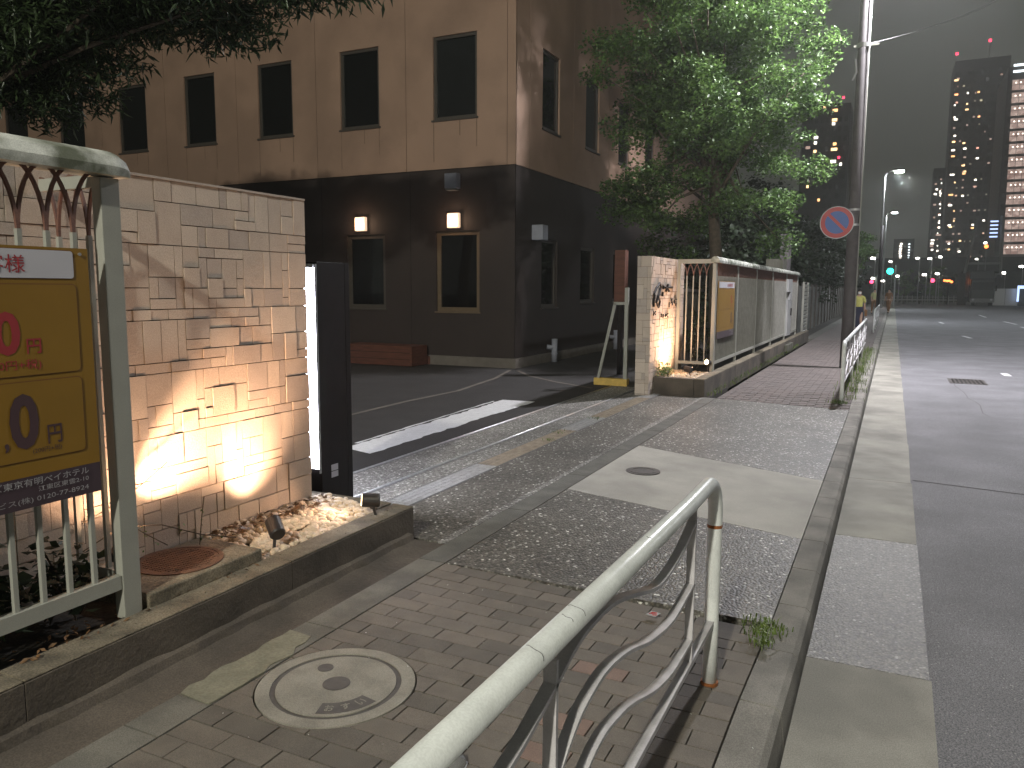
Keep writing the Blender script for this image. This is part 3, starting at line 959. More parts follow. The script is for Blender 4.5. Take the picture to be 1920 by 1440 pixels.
while y > .1:
    inst(barm, 'bar', fn, (-2.874, y, .39))
    inst(archm, 'arch', fn, (-2.874, y, 1.80))
    y -= .107
settle(fn)
fr = thing('fence', 'short return fence between the near fence post and the tiled wall', 'fence', (-3.1, 2.16, .2))
MB().box(-3.27, -2.91, 2.15, 2.18, .335, .395).obj('bottom_rail', 'white_paint', fr)
MB().box(-3.27, -2.91, 2.15, 2.18, 2.0, 2.05).obj('top_rail', 'white_paint', fr)
for i in range(3):
    inst(barm, 'bar', fr, (-2.99 - .095 * i, 2.165, .39))
    inst(archm, 'arch', fr, (-2.99 - .095 * i, 2.165, 1.80), (0, 0, PI / 2), (1, .9, 1))
MB().bar([(-2.92, 2.165, 1.79), (-2.92, 2.165, 2.0)], .01, .01, (1, 0, 0)).obj('arch', 'bracket', fr)
settle(fr)

ff = thing('fence', 'long white fence beyond the entrance with arch tops and grimy cap rail, corrugated sheets behind', 'fence', (-2.62, 19, .25))
MB().box(-2.66, -2.60, 12.93, 13.03, .26, 2.03).obj('post', 'white_paint', ff, bevel=.004)
for yp in (15.0, 17.25, 19.7, 22.4, 25.15):
    MB().box(-2.645, -2.605, yp - .03, yp + .03, .26, 2.03).obj('post', 'white_paint', ff)
cap_rail(-2.62, 12.9, 25.25, True, ff)
MB().box(-2.64, -2.61, 13.03, 25.1, .37, .42).obj('bottom_rail', 'white_paint', ff)
y = 13.13
archs = MB()
k = 0
while y < 25.1:
    inst(barm2, 'bar', ff, (-2.625, y, .41))
    inst(archm, 'arch', ff, (-2.625, y, 1.80))
    y += .107
# return section facing the entrance
MB().box(-3.24, -2.66, 12.96, 12.99, .37, .42).box(-3.24, -2.66, 12.95, 13.0, 2.03, 2.10).box(-3.24, -3.19, 12.95, 13.0, .26, 2.03).obj('return_rails', 'white_paint', ff)
for i in range(4):
    inst(barm, 'bar', ff, (-2.765 - .107 * i, 12.975, .41))
    inst(archm, 'arch', ff, (-2.765 - .107 * i, 12.975, 1.80), (0, 0, PI / 2))
settle(ff)
# corrugated sheets, each its own thing
def corrugated(y0, y1, z0, z1, x, mk, label, lean=0):
    n = int((y1 - y0) / .02)
    V = []; F = []
    for i in range(n + 1):
        t = i / n
        yy = y0 + (y1 - y0) * t
        xx = x + .008 * math.sin(i * PI / 1.5)
        V += [(xx, yy, z0), (xx, yy + lean, z1), (xx - .002, yy, z0), (xx - .002, yy + lean, z1)]
    for i in range(n):
        a = i * 4
        F += [(a, a + 4, a + 5, a + 1), (a + 2, a + 3, a + 7, a + 6)]
    return MB().add(V, F).obj('corrugated_sheet', mk, None, label=label, cat='sheet', group='corrugated sheets behind the far fence')
corrugated(13.05, 14.92, .40, 1.70, -2.68, 'panel_plastic', 'ribbed plastic sheet behind the small yellow sign on the far fence')
corrugated(15.05, 17.2, .42, 1.82, -2.68, 'panel_plastic', 'mossy ribbed plastic sheet in the second bay of the far fence')
corrugated(17.3, 18.5, .42, 1.82, -2.66, 'panel_white', 'clean white ribbed sheet in the third bay of the far fence')
corrugated(18.6, 22.3, .45, 1.80, -2.69, 'panel_plastic', 'dull ribbed sheet spanning the fourth bay of the far fence')
corrugated(23.3, 25.1, .36, 1.9, -2.66, 'panel_white', 'white ribbed sheet at the far end of the long fence')
# meter cabinet at the end of the fence
t = thing('meter_cabinet', 'white metal cabinet with a dark opening at the end of the far fence', 'cabinet', (-2.6, 22.8, .2))
MB().box(-2.66, -2.56, 22.45, 23.3, .36, 1.35).box(-2.66, -2.56, 22.45, 23.3, 1.55, 1.9).box(-2.66, -2.56, 22.95, 23.3, 1.35, 1.55).obj('door', 'panel_white', t)
MB().box(-2.72, -2.67, 22.40, 23.4, .3, 1.95).obj('recess', 'black', t)
MB().box(-2.56, -2.53, 23.1, 23.16, .9, 1.1).obj('handle', 'black', t)
t = thing('air_vent_box', 'beige duct box with short stack above the far end of the fence', 'duct', (-3.0, 24, 1.9))
MB().box(-3.2, -2.75, 22.6, 23.4, 2.05, 2.45).obj('box', 'panel_plastic', t)
MB().box(-3.0, -2.75, 23.8, 24.3, 1.2, 3.2).obj('stack', 'pole', t)
t = thing('gate', 'narrow white louvred gate past the end of the long fence', 'gate', (-2.6, 28, .1))
for yy in (26.9, 28.3):
    MB().box(-2.64, -2.58, yy, yy + .07, .12, 1.86).obj('gate_post', 'white_paint', t)
slm = MB().box(-.012, .012, 0, 1.3, 0, .085).mesh('slat', 'white_paint')
for i in range(13):
    inst(slm, 'slat', t, (-2.61, 26.98, .2 + i * .125), (0, .25, 0))
settle(t)
for i in range(3):
    t_ = MB().box(-2.46, -2.38, 21.2 + i * .45, 21.55 + i * .45, .0, .19).obj('concrete_block', 'panel_plastic', None, bevel=.01,
        label=['nearest', 'middle', 'farthest'][i] + ' of three pale concrete blocks against the far planter wall', cat='block', group='blocks against the far planter')

# signs on the fences
def sign(y0, y1, x, near):
    lab = 'large yellow parking price sign with red and black figures on the near fence' if near else 'small-looking yellow parking sign fixed to the far fence beyond the entrance'
    t = thing('parking_sign', lab, 'sign', (x, (y0 + y1) / 2, .8))
    MB().box(x - .006, x, y0, y1, .905, 1.747).obj('yellow_board', 'yellow', t)
    MB().box(x - .006, x, y0, y1, .787, .904).obj('footer', 'sign_dark', t)
    def rr_(ya, yb, za, zb, r, X, n=5):
        pts = []
        for cx, cz, a0 in ((yb - r, zb - r, 0), (ya + r, zb - r, 90), (ya + r, za + r, 180), (yb - r, za + r, 270)):
            for i in range(n):
                an = math.radians(a0 + 90 * i / (n - 1))
                pts.append((X, cx + r * math.cos(an), cz + r * math.sin(an)))
        return pts
    def plate(ya, yb, za, zb, r, X, mk, nm):
        p = rr_(ya, yb, za, zb, r, X)
        return MB().add(p, [tuple(range(len(p)))]).obj(nm, mk, t)
    w = y1 - y0
    plate(y0 + .06, y1 - .062, 1.63, 1.737, .012, x + .0015, 'ink_brown', 'header_outline')
    plate(y0 + .062, y1 - .064, 1.632, 1.735, .011, x + .003, 'sign_white', 'header_strip')
    for za, zb in ((1.275, 1.612), (.962, 1.258)):
        plate(y0 + .06, y1 - .055, za, zb, .02, x + .0015, 'ink_brown', 'box_outline')
        plate(y0 + .0635, y1 - .0585, za + .0035, zb - .0035, .018, x + .003, 'yellow', 'box_face')
    U, V_ = (0, 1, 0), (0, 0, 1)
    X = x + .004
    e = y1 - 2.037          # shift from the near sign's own coordinates
    def tx(s_, ya, yb, za, zb, mk, bold=.0, nm='lettering'):
        text_mesh(s_, nm, mk, (X, ya + e, za), U, V_, yb - ya, zb - za, bold, t)
    if near:
        tx('客様', 1.640, 1.786, 1.650, 1.715, 'ink_red', .004)
    else:
        tx('お客様', 1.3, 1.786, 1.650, 1.715, 'ink_red', .004)
    tx('0', 1.655, 1.752, 1.355, 1.513, 'ink_red', .03)
    tx('円', 1.772, 1.826, 1.357, 1.412, 'ink_red', .012)
    tx('(00円+税)', 1.63, 1.822, 1.296, 1.338, 'ink_red', .004)
    tx(',', 1.668, 1.684, 1.005, 1.04, 'ink_dark', .03)
    tx('0', 1.690, 1.798, 1.008, 1.214, 'ink_dark', .03)
    tx('円', 1.828, 1.884, 1.014, 1.086, 'ink_dark', .012)
    tx('(200円+税)', 1.768, 1.880, .984, 1.008, 'ink_dark')
    tx('ズ東京有明ベイホテル', 1.615, 1.984, .869, .898, 'ink_white', .006)
    tx('江東区東雲2-10', 1.778, 1.981, .842, .863, 'ink_white', .004)
    tx('ビス(株) 0120-77-8924', 1.63, 1.979, .803, .830, 'ink_white')
    for yy in (y1 - .035,):
        MB().tube([(x, yy, 1.725), (x + .006, yy, 1.725)], .006, 8).obj('rivet', 'galv', t)
    MB().box(x - .02, x - .006, y1 - .2, y1 - .17, .8, 1.73).obj('batten', 'grey_metal', t)
    return t
sign(.55, 2.037, -2.828, True)
sign(13.06, 14.56, -2.585, False)

# ================================================================== MANHOLES, SMALL THINGS ON THE GROUND
t = thing('manhole_cover', 'large round concrete filled manhole cover with dark ring set in the brown pavers', 'manhole cover', (mhc[0], mhc[1], 0))
MB().disc(mhc, mhr, -.05, .002, 56, 0, .262).obj('outer_ring', 'mh_conc', t)
MB().disc(mhc, .262, -.05, -.003, 56, 0, .240).obj('ring_groove', 'mh_groove', t)
MB().disc(mhc, .240, -.05, .002, 56).obj('lid', 'mh_conc', t)
MB().disc((mhc[0] - .003, mhc[1] + .003), .052, 0, .0045, 32).disc((mhc[0] - .003, mhc[1] + .003), .056, 0, .0035, 32, 0, .046).obj('centre_boss', 'mh_groove', t)
MB().disc((mhc[0] - .128, mhc[1] + .088), .033, 0, .0045, 24).obj('lift_plug', 'mh_groove', t)
pq = []
for i in range(9):
    an = math.radians(-72 + 62 * i / 8); pq.append((mhc[0] + .225 * math.cos(an), mhc[1] + .225 * math.sin(an)))
for i in range(9):
    an = math.radians(-10 - 62 * i / 8); pq.append((mhc[0] + .150 * math.cos(an), mhc[1] + .150 * math.sin(an)))
MB().prism(pq, 0, .0036).obj('plaque', 'mh_groove', t)
for i, ch in enumerate('おすい'):
    an = math.radians(-60 + 19 * i)
    c_ = Vector((mhc[0] + .188 * math.cos(an), mhc[1] + .188 * math.sin(an), .0044))
    u_ = Vector((-math.sin(an), math.cos(an), 0)); v_ = Vector((-math.cos(an), -math.sin(an), 0))
    o_ = c_ - u_ * .018 - v_ * .022
    text_mesh(ch, 'letter', 'mh_conc', tuple(o_), tuple(u_), tuple(v_), .036, .044, .02, t)
zz = zc(-1.92)
t = thing('manhole_cover', 'small dark round iron cover in the smooth concrete slab of the crossing', 'manhole cover', (-1.92, 6.64, 0))
MB().disc((-1.92, 6.64), .152, zz - .02, zz + .006, 32).obj('lid', 'iron', t)
MB().disc((-1.92, 6.64), .12, zz, zz + .009, 32, 0, .10).obj('raised_ring', 'iron', t)
t = thing('road_grating', 'dark rectangular drain cover in the road surface', 'grating', (1.38, 17.2, -.13))
MB().box(1.06, 1.68, 16.75, 17.65, -.14, -.1235).obj('frame', 'iron', t)
for i in range(8):
    MB().box(1.12 + i * .068, 1.15 + i * .068, 16.83, 17.57, -.124, -.119).obj('bar', 'black', t)

t = thing('survey_tile', 'small cream card with a red mark lying on the pavers behind the railing', 'card', (-.98, 3.635, 0))
MB().prism([(-1.012, 3.612), (-.962, 3.605), (-.948, 3.655), (-.996, 3.663)], .001, .004).obj('card', 'panel_white', t)
MB().tube([(-.998, 3.625, .0045), (-.985, 3.648, .0045), (-.965, 3.648, .0045), (-.962, 3.62, .0045), (-.98, 3.617, .0045)], .003, 5).tube([(-.99, 3.63, .0045), (-.97, 3.644, .0045)], .003, 5).obj('red_mark', 'red', t)
t = thing('plastic_cup', 'crumpled clear plastic cup lid on the pavers under the near railing', 'cup lid', (-1.24, 2.135, 0))
mb = MB()
rr = random.Random(4)
ring = lambda r_, z: [(-1.24 + (r_ + rr.uniform(-.004, .004)) * math.cos(2 * PI * i / 18), 2.13 + (r_ + rr.uniform(-.004, .004)) * math.sin(2 * PI * i / 18), z + rr.uniform(-.003, .003)) for i in range(18)]
Vs = ring(.038, .004) + ring(.036, .02) + ring(.024, .034) + ring(.008, .036)
mb.add(Vs, [(j * 18 + i, j * 18 + (i + 1) % 18, (j + 1) * 18 + (i + 1) % 18, (j + 1) * 18 + i) for j in range(3) for i in range(18)] + [tuple(54 + i for i in range(18))]).obj('lid', 'plastic_clear', t, smooth=True)
mb = MB(); mb.tube([(-1.24 + .039 * math.cos(2 * PI * i / 24), 2.13 + .039 * math.sin(2 * PI * i / 24), .006 + .003 * math.sin(i)) for i in range(25)], .0022, 6, cap=False).obj('lid_rim', 'sign_white', t)

# tufts of grass
def tuft(name, spots, n, h, seed, label):
    r = random.Random(seed); mb = MB()
    for (x, y, z, sp) in spots:
        for i in range(n):
            bx, by = x + r.gauss(0, sp), y + r.gauss(0, sp)
            an = r.uniform(0, 2 * PI); L = h * r.uniform(.4, 1.1); d = Vector((math.cos(an), math.sin(an), 0)); s_ = Vector((-d.y, d.x, 0)) * r.uniform(.0015, .004)
            p0 = Vector((bx, by, z)); p1 = p0 + d * L * .25 + Vector((0, 0, L * .7)); p2 = p0 + d * L * r.uniform(.5, .9) + Vector((0, 0, L * r.uniform(.5, 1.0)))
            mb.add([p0 - s_, p0 + s_, p1 + s_, p1 - s_, p2], [(0, 1, 2, 3), (3, 2, 4)])
    return mb.obj(name, 'grass', None, label=label, cat='weeds', kind='stuff')
tuft('grass_tuft', [(-.50, 3.86, -.05, .035), (-.44, 3.80, -.04, .035), (-.47, 3.65, -.01, .03), (-.44, 3.55, -.01, .02)], 60, .05, 1, 'green weeds at the kerb beside the near railing post')
tuft('grass_strip', [(-.50, 12.6 + i * .5 + random.uniform(-.2, .2), 0, .09) for i in range(22)], 40, .17, 2, 'weeds growing along the kerb behind the far railing')
tuft('grass_foot', [(-2.42, 11.9 + i * .33, 0, .05) for i in range(38)], 16, .08, 3, 'sparse weeds along the foot of the far planter wall')
tuft('grass_drain', [(-3.3, 8.0, .0, .05), (-3.25, 9.1, .0, .04), (-3.22, 7.5, 0, .04)], 30, .03, 4, 'weeds sprouting through the drain grating')
tuft('grass_post', [(-.66, 11.95, 0, .06), (-.56, 11.9, 0, .05)], 60, .08, 6, 'weeds at the foot of the far railing post')

# ================================================================== GUARD RAILS
def railing(y_end, y_start, xr, label, from_cam, spacing=1.27, nspan=3):
    """end post at y_end (away from the camera when from_cam), running towards y_start"""
    t = thing('guard_railing', label, 'railing', (xr, y_end, 0))
    sg = 1 if y_start < y_end else -1
    R_ = .029
    path = [(xr, y_start, .930 if from_cam else .862)]
    RB = .16
    yb = y_end - sg * RB
    path.append((xr, yb - sg * .30, .862))
    for i in range(9):
        an = i * PI / 2 / 8
        path.append((xr, yb + sg * RB * math.sin(an), .862 - RB + RB * math.cos(an)))
    path += [(xr, y_end, .60), (xr, y_end, .25), (xr, y_end, -.02)]
    if not from_cam:
        for i in range(9): pass
    MB().tube(path, R_, 20).obj('top_tube', 'rail_paint', t, smooth=True)
    L = abs(y_end - y_start)
    MB().bar([(xr, y_end - sg * .01, .262), (xr, y_start, .262)], .030, .020, (1, 0, 0)).obj('lower_rail', 'rail_paint2', t)
    wave = {'A': [(0, .79), (.16, .745), (.33, .720), (.50, .725), (.74, .790), (.91, .828), (1.06, .835), (1.16, .825), (1.27, .79)],
            'B': [(0, .56), (.2, .541), (.34, .543), (.56, .583), (.75, .638), (.9, .666), (1.01, .668), (1.14, .640), (1.27, .56)],
            'C': [(0, .352), (.2, .352), (.32, .362), (.50, .400), (.72, .471), (.85, .498), (.97, .508), (1.10, .475), (1.27, .352)]}
    v0 = y_end - sg * .41
    n = 0
    y = v0
    while (y - y_start) * sg > -.01:
        MB().bar([(xr, y, .272), (xr, y, .845)], .030, .011, (1, 0, 0)).obj('upright', 'rail_paint2', t)
        if n and n % 2 == 0 and n > 0:
            MB().tube([(xr, y + .02, .84), (xr, y + .02, -.02)], .024, 12).obj('post', 'rail_paint', t, smooth=True)
        yn = y - sg * spacing
        if (yn - y_start) * sg > -1.3:
            for kk in 'ABC':
                P = wave[kk]
                ys = [p[0] for p in P]; zs = [p[1] for p in P]
                pts = []
                # Catmull-Rom through the measured points
                for i in range(len(P) - 1):
                    p0 = P[max(i - 1, 0)]; p1 = P[i]; p2 = P[i + 1]; p3 = P[min(i + 2, len(P) - 1)]
                    for s_ in range(5):
                        u = s_ / 5
                        q = [.5 * ((2 * p1[d]) + (-p0[d] + p2[d]) * u + (2 * p0[d] - 5 * p1[d] + 4 * p2[d] - p3[d]) * u * u + (-p0[d] + 3 * p1[d] - 3 * p2[d] + p3[d]) * u ** 3) for d in (0, 1)]
                        pts.append((xr, y - sg * q[0] * spacing / 1.27, q[1]))
                pts.append((xr, y - sg * spacing, P[-1][1]))
                MB().bar(pts, .030, .011, (1, 0, 0)).obj('wave_bar', 'rail_paint2', t)
        y = yn; n += 1
    return t
nr = railing(3.085, -.8, -.59, 'white guard railing with wavy bars in the foreground, its end post by the kerb', True)
MB().tube([(-.59, 3.085, .655), (-.59, 3.085, .668)], .0298, 20).obj('rust_ring', 'rust', nr)
for yy, a0, a1 in ((1.53, 20, 120), (1.47, 40, 100), (1.30, 10, 110), (2.1, 60, 95)):
    zt = .862 + (2.62 - yy) / 3.42 * .068
    MB().tube([(-.59 + .0290 * math.cos(math.radians(a0 + (a1 - a0) * i / 8)), yy + .004 * math.sin(i), zt + .0290 * math.sin(math.radians(a0 + (a1 - a0) * i / 8))) for i in range(9)], .0009, 4).obj('scratch', 'grey_metal', nr)
MB().tube([(-.59, 3.085, -.01), (-.59, 3.085, .004)], .036, 16).obj('foot_ring', 'rust', nr)
railing(12.06, 22.2, -.585, 'white wavy guard railing on the kerb past the crossing, end post nearest', False, 1.27)
railing(33.0, 44.0, -.60, 'distant white guard railing on the kerb beyond the walking person', False, 1.27)

# ================================================================== HOTEL BUILDING
bd = thing('hotel_building', 'hotel building, beige upper storey with tall dark windows above a dark brown ground floor', 'building', (-6.855, 14.24, 0))
def facade(name, mk, axis, pos, u0, u1, z0, z1, holes, depth=.09, thick=.12, sgn=-1, parent=None):
    """wall plane at `pos`; axis 'y' = faces -y (u is x), axis 'x' = faces +x (u is y). Holes get reveals."""
    us = sorted({u0, u1, *[h[0] for h in holes if u0 < h[0] < u1], *[h[1] for h in holes if u0 < h[1] < u1]})
    zs = sorted({z0, z1, *[h[2] for h in holes if z0 < h[2] < z1], *[h[3] for h in holes if z0 < h[3] < z1]})
    def P(u, d, z): return (u, pos + d, z) if axis == 'y' else (pos - d, u, z)
    mb = MB()
    for i in range(len(us) - 1):
        for j in range(len(zs) - 1):
            cu, cz = (us[i] + us[i + 1]) / 2, (zs[j] + zs[j + 1]) / 2
            if any(h[0] < cu < h[1] and h[2] < cz < h[3] for h in holes): continue
            a, b, c, d = us[i], us[i + 1], zs[j], zs[j + 1]
            mb.add([P(a, 0, c), P(b, 0, c), P(b, 0, d), P(a, 0, d)], [(0, 1, 2, 3)])
    for h in holes:
        a, b, c, d = h
        for q in ([(a, c), (b, c)], [(b, c), (b, d)], [(b, d), (a, d)], [(a, d), (a, c)]):
            (p1, q1), (p2, q2) = q
            mb.add([P(p1, 0, q1), P(p2, 0, q2), P(p2, depth, q2), P(p1, depth, q1)], [(0, 1, 2, 3)])
    # panel edges
    for q in ([(u0, z0), (u1, z0)], [(u1, z0), (u1, z1)], [(u1, z1), (u0, z1)], [(u0, z1), (u0, z0)]):
        (p1, q1), (p2, q2) = q
        mb.add([P(p1, 0, q1), P(p2, 0, q2), P(p2, .03, q2), P(p1, .03, q1)], [(0, 1, 2, 3)])
    return mb.obj(name, mk, parent)
def window(axis, pos, a, b, c, d, fm, parent, curtain=False, fw_=.06, depth=.09):
    def B(mb, u0, u1, d0, d1, z0, z1):
        return mb.box(u0, u1, pos + d0, pos + d1, z0, z1) if axis == 'y' else mb.box(pos - d1, pos - d0, u0, u1, z0, z1)
    mb = MB()
    e = .001
    B(mb, a + e, b - e, depth - .05, depth, c + e, c + fw_); B(mb, a + e, b - e, depth - .05, depth, d - fw_, d - e)
    B(mb, a + e, a + fw_, depth - .05, depth, c + fw_, d - fw_); B(mb, b - fw_, b - e, depth - .05, depth, c + fw_, d - fw_)
    w = mb.obj('window', fm, parent)
    g = MB(); B(g, a + fw_, b - fw_, depth - .02, depth - .012, c + fw_, d - fw_); g.obj('pane', 'glass', w)
    s_ = MB(); B(s_, a - .03, b + .03, -.035, .06, c - .035, c - .002); s_.obj('sill', fm, w)
    if curtain:
        k = MB(); B(k, a + .1, b - .1, depth + .02, depth + .03, c + .05, d - (.05 if a > -9 else .12)); k.obj('curtain', 'curtain', w)
    return w
YF, XF = 14.24, -6.855
ZS = 4.055
bays = []
for jx in [-7.046 - 2.372 * i for i in range(9)]:
    MB().box(jx - .02, jx + .02, YF + .012, YF + .03, ZS, 12).obj('panel_joint', 'groove', bd)
for jy in (14.9, 17.3, 19.8, 22.3, 24.8):
    MB().box(XF - .03, XF - .012, jy - .02, jy + .02, ZS, 12).obj('panel_joint', 'groove', bd)
for jx in (-9.35, -11.72, -14.1, -16.5, -18.9):
    MB().box(jx - .004, jx + .004, YF + .0185, YF + .021, .19, ZS - .02).obj('panel_joint', 'black', bd)
MB().box(-30, XF, YF + .002, YF + .03, ZS - .011, ZS - .001).obj('drip_edge', 'black', bd)
x1 = -7.045
MB().box(-30, XF - .16, YF + .16, YF + .3, .18, 12).box(XF - .3, XF - .16, YF + .3, 32, .18, 12).obj('wall_core', 'black', bd)  # black core stands in for the unlit rooms behind the panes
facade('wall_panel', 'upper', 'y', YF, -7.04, XF, ZS, 12, [], parent=bd)
k = 0
x = -7.052
while x > -26:
    a = x - 2.36
    c = x - .67
    zb = 5.045 + .0 * k
    facade('wall_panel', 'upper', 'y', YF, a, x, ZS, 12, [(c - 1.03, c, zb, 6.69)], parent=bd)
    window('y', YF, c - 1.03, c, zb, 6.69, 'frame_dark', bd, curtain=(k in (1, 2, 3, 5)))
    for sx, hh_ in ((c - 1.02, .8), (c - .01, .55), (c - .4, .3)):
        MB().box(sx - .012, sx + .012, YF - .0015, YF + .001, zb - .04 - hh_, zb - .037).obj('run_off_stain', 'rust_streak', bd)
    x = a - .012; k += 1
# side facing the street
sides = [(15.53, 16.47), (18.10, 19.05), (20.6, 21.55), (23.1, 24.05), (25.6, 26.5)]
ub = [YF + .001, 14.9, 17.3, 19.8, 22.3, 24.8, 32]
for i in range(6):
    hs = [(p, q, 4.98, 6.60) for p, q in sides if ub[i] < p < ub[i + 1]]
    facade('wall_panel', 'upper', 'x', XF, ub[i] + (.006 if i else 0), ub[i + 1] - .006, ZS, 12, hs, parent=bd)
for p, q in sides:
    window('x', XF, p, q, 4.98, 6.60, 'frame_dark', bd)
# ground floor
low = [(-8.715, -7.68, 1.125, 2.79), (-11.04, -10.01, 1.16, 2.77), (-13.4, -12.37, 1.16, 2.77)]
facade('lower_wall', 'lower', 'y', YF + .02, -30, XF - .015, .186, ZS - .012, low, parent=bd)
for i, h in enumerate(low):
    window('y', YF + .02, *h, 'frame_lamplit' if i == 0 else 'frame_dark', bd, curtain=(i == 1), fw_=.085)
lows = [(15.58, 16.46, 1.2, 2.68), (17.93, 18.9, 1.28, 2.62), (20.4, 21.3, 1.28, 2.62)]
facade('lower_wall', 'lower', 'x', XF - .015, YF + .021, 32, .186, ZS - .012, lows, parent=bd)
for h in lows: window('x', XF - .015, *h, 'frame_dark', bd, fw_=.07)
MB().box(-8.9, XF + .03, YF - .03, YF + .01, -.05, .186).box(XF - .01, XF + .03, YF + .012, 30, -.05, .186).obj('base_course', 'pale_base', bd)
MB().box(-30, -8.92, YF - .02, YF + .01, -.05, .18).obj('base_course', 'lower', bd)
MB().prism([(-9.5, 13.6), (-8.85, 14.2), (-9.5, 14.2)], -.02, .16).obj('ramp', 'orange', bd)
MB().box(-30, XF + .1, YF - .1, 32, 12.0, 12.3).obj('roof', 'pale_base', bd)
MT['wall_lamp'] = glow('wall_lamp_glass', (1.0, .70, .48), .9)
MT['wall_bulb'] = glow('wall_lamp_bulb', (1.0, .80, .62), 5)
for lx, w_ in ((-8.26, 'above the window with the lamplit tan frame colour'), (-10.615, 'above the darker window')):
    t = thing('wall_lamp', 'small square glowing wall lamp on the dark ground floor, ' + w_, 'wall lamp', (lx, YF - .1, 3.0), 'square wall lamps on the hotel')
    MB().box(lx - .14, lx + .14, YF - .07, YF + .018, 2.85, 3.15).obj('lamp_glass', MT['wall_lamp'], t, bevel=.015)
    MB().tube([(lx - .01, YF - .074, 3.0), (lx - .01, YF - .082, 3.0)], .062, 20).obj('bulb', MT['wall_bulb'], t)
    point('lamp_light', (lx, YF - .2, 3.0), 8, .08, (1, .68, .45), t)
t = thing('vent_cowl', 'pale square vent cowl above the right wall lamp', 'vent', (-8.25, YF, 3.75))
MB().box(-8.4, -8.12, YF - .16, YF + .018, 3.64, 3.94).obj('cowl', 'pipe', t, bevel=.01)
MB().box(-8.36, -8.14, YF - .18, YF - .01, 3.60, 3.637).obj('outlet', 'grey_metal', t)
t = thing('vent_cowl', 'pale box on the dark side wall just round the building corner', 'vent', (-6.75, 15.2, 2.75))
MB().box(XF - .013, XF + .24, 15.05, 15.33, 2.62, 2.93).obj('cowl', 'pipe', t, bevel=.01)
t = thing('timber_planter', 'long low orange timber box against the dark wall of the yard', 'box', (-9.7, 13.5, 0))
MB().box(-10.62, -8.86, 13.5, 14.1, .0, .41).obj('box', 'orange', t)
for zz in (.13, .27):
    MB().box(-10.6, -8.9, 13.494, 13.499, zz, zz + .008).obj('board_joint', 'black', t)
for yy, lb in ((16.0, 'pale downpipe stub with side branch at the foot of the side wall, nearest the corner'), (20.3, 'second pale downpipe stub, seen through the gate brace')):
    t = thing('drain_pipe', lb, 'pipe', (-6.7, yy, 0), 'pale pipe stubs on the side wall')
    MB().tube([(-6.72, yy, -.02), (-6.72, yy, .5)], .065, 14).obj('pipe', 'pipe', t, smooth=True)
    MB().tube([(-6.72, yy, .30), (-6.85, yy - .12, .33)], .05, 12).obj('branch', 'pipe', t, smooth=True)
    MB().tube([(-6.72, yy, .16), (-6.72, yy, .19)], .075, 14).obj('collar', 'pipe', t)
# orange column behind the gate
t = thing('orange_panel', 'narrow upright orange brown panel on a dark post behind the rolling gate end', 'panel', (-4.62, 14.2, 0))
MB().box(-4.72, -4.52, 14.1, 14.3, 1.37, 2.33).obj('panel', 'orange', t)
MB().box(-4.66, -4.58, 14.16, 14.24, -.02, 1.368).obj('post', 'black', t)
# rolling gate: end brace and slatted leaf
gt = thing('rolling_gate', 'open rolling gate parked behind the far pillar, triangular end brace on a yellow block', 'gate', (-4.1, 12.4, 0))
MB().box(-3.96, -3.90, 12.38, 12.44, .1, 1.63).obj('end_post', 'white_paint', gt)
MB().bar([(-4.40, 12.40, .12), (-4.13, 12.40, 1.37)], .03, .045, (0, 1, 0)).bar([(-4.15, 12.40, 1.37), (-3.93, 12.40, 1.37)], .03, .045, (0, 1, 0)).obj('brace', 'white_paint', gt)
MB().box(-4.47, -3.89, 12.36, 12.5, .0, .118).obj('foot_block', 'yellow_block', gt, bevel=.006)
gs = MB().box(-.012, .012, -.02, .02, .1, 1.62).mesh('slat', 'frame_dark')
for i in range(28):
    inst(gs, 'slat', gt, (-3.72, 12.5 + i * .16, 0))
MB().box(-3.75, -3.69, 12.48, 17, .08, .14).box(-3.75, -3.69, 12.48, 17, 1.56, 1.62).obj('gate_frame', 'frame_dark', gt)
settle(gt)

# ================================================================== TREES
def leaves(n, centers, radii, size, aspect, seed, droop=.3, flat=.6):
    r = np.random.default_rng(seed)
    centers = np.array(centers); radii = np.array(radii)
    w = radii ** 2.2; idx = r.choice(len(centers), n, p=w / w.sum())
    d = r.normal(size=(n, 3)); d /= np.linalg.norm(d, axis=1)[:, None]
    rad = r.uniform(0, 1, n) ** (1 / 2.2)
    p = centers[idx] + d * (radii[idx] * rad)[:, None] * np.array([1, 1, flat])
    ax = r.normal(size=(n, 3)); ax[:, 2] = ax[:, 2] * .5 - droop; ax /= np.linalg.norm(ax, axis=1)[:, None]
    sd = np.cross(ax, r.normal(size=(n, 3)) * [.4, .4, 1] + [0, 0, .6]); sd /= np.linalg.norm(sd, axis=1)[:, None] + 1e-9
    nn = np.cross(ax, sd)
    L = size * r.uniform(.6, 1.3, n)
    a = p; c = p + ax * L[:, None]
    m1 = p + ax * (L * .42)[:, None] + sd * (L * aspect)[:, None] + nn * (L * .10)[:, None]
    m2 = p + ax * (L * .42)[:, None] - sd * (L * aspect)[:, None] + nn * (L * .10)[:, None]
    V = np.stack([a, m1, c, m2], 1).reshape(-1, 3)
    me = bpy.data.meshes.new('leaves')
    me.vertices.add(len(V)); me.vertices.foreach_set('co', V.ravel())
    F = np.arange(n * 4).reshape(-1, 4)
    tri = np.concatenate([F[:, [0, 1, 2]], F[:, [0, 2, 3]]])
    me.loops.add(len(tri) * 3); me.loops.foreach_set('vertex_index', tri.ravel())
    me.polygons.add(len(tri)); me.polygons.foreach_set('loop_start', np.arange(len(tri)) * 3)
    me.polygons.foreach_set('loop_total', np.full(len(tri), 3))
    me.update(calc_edges=True)
    return me
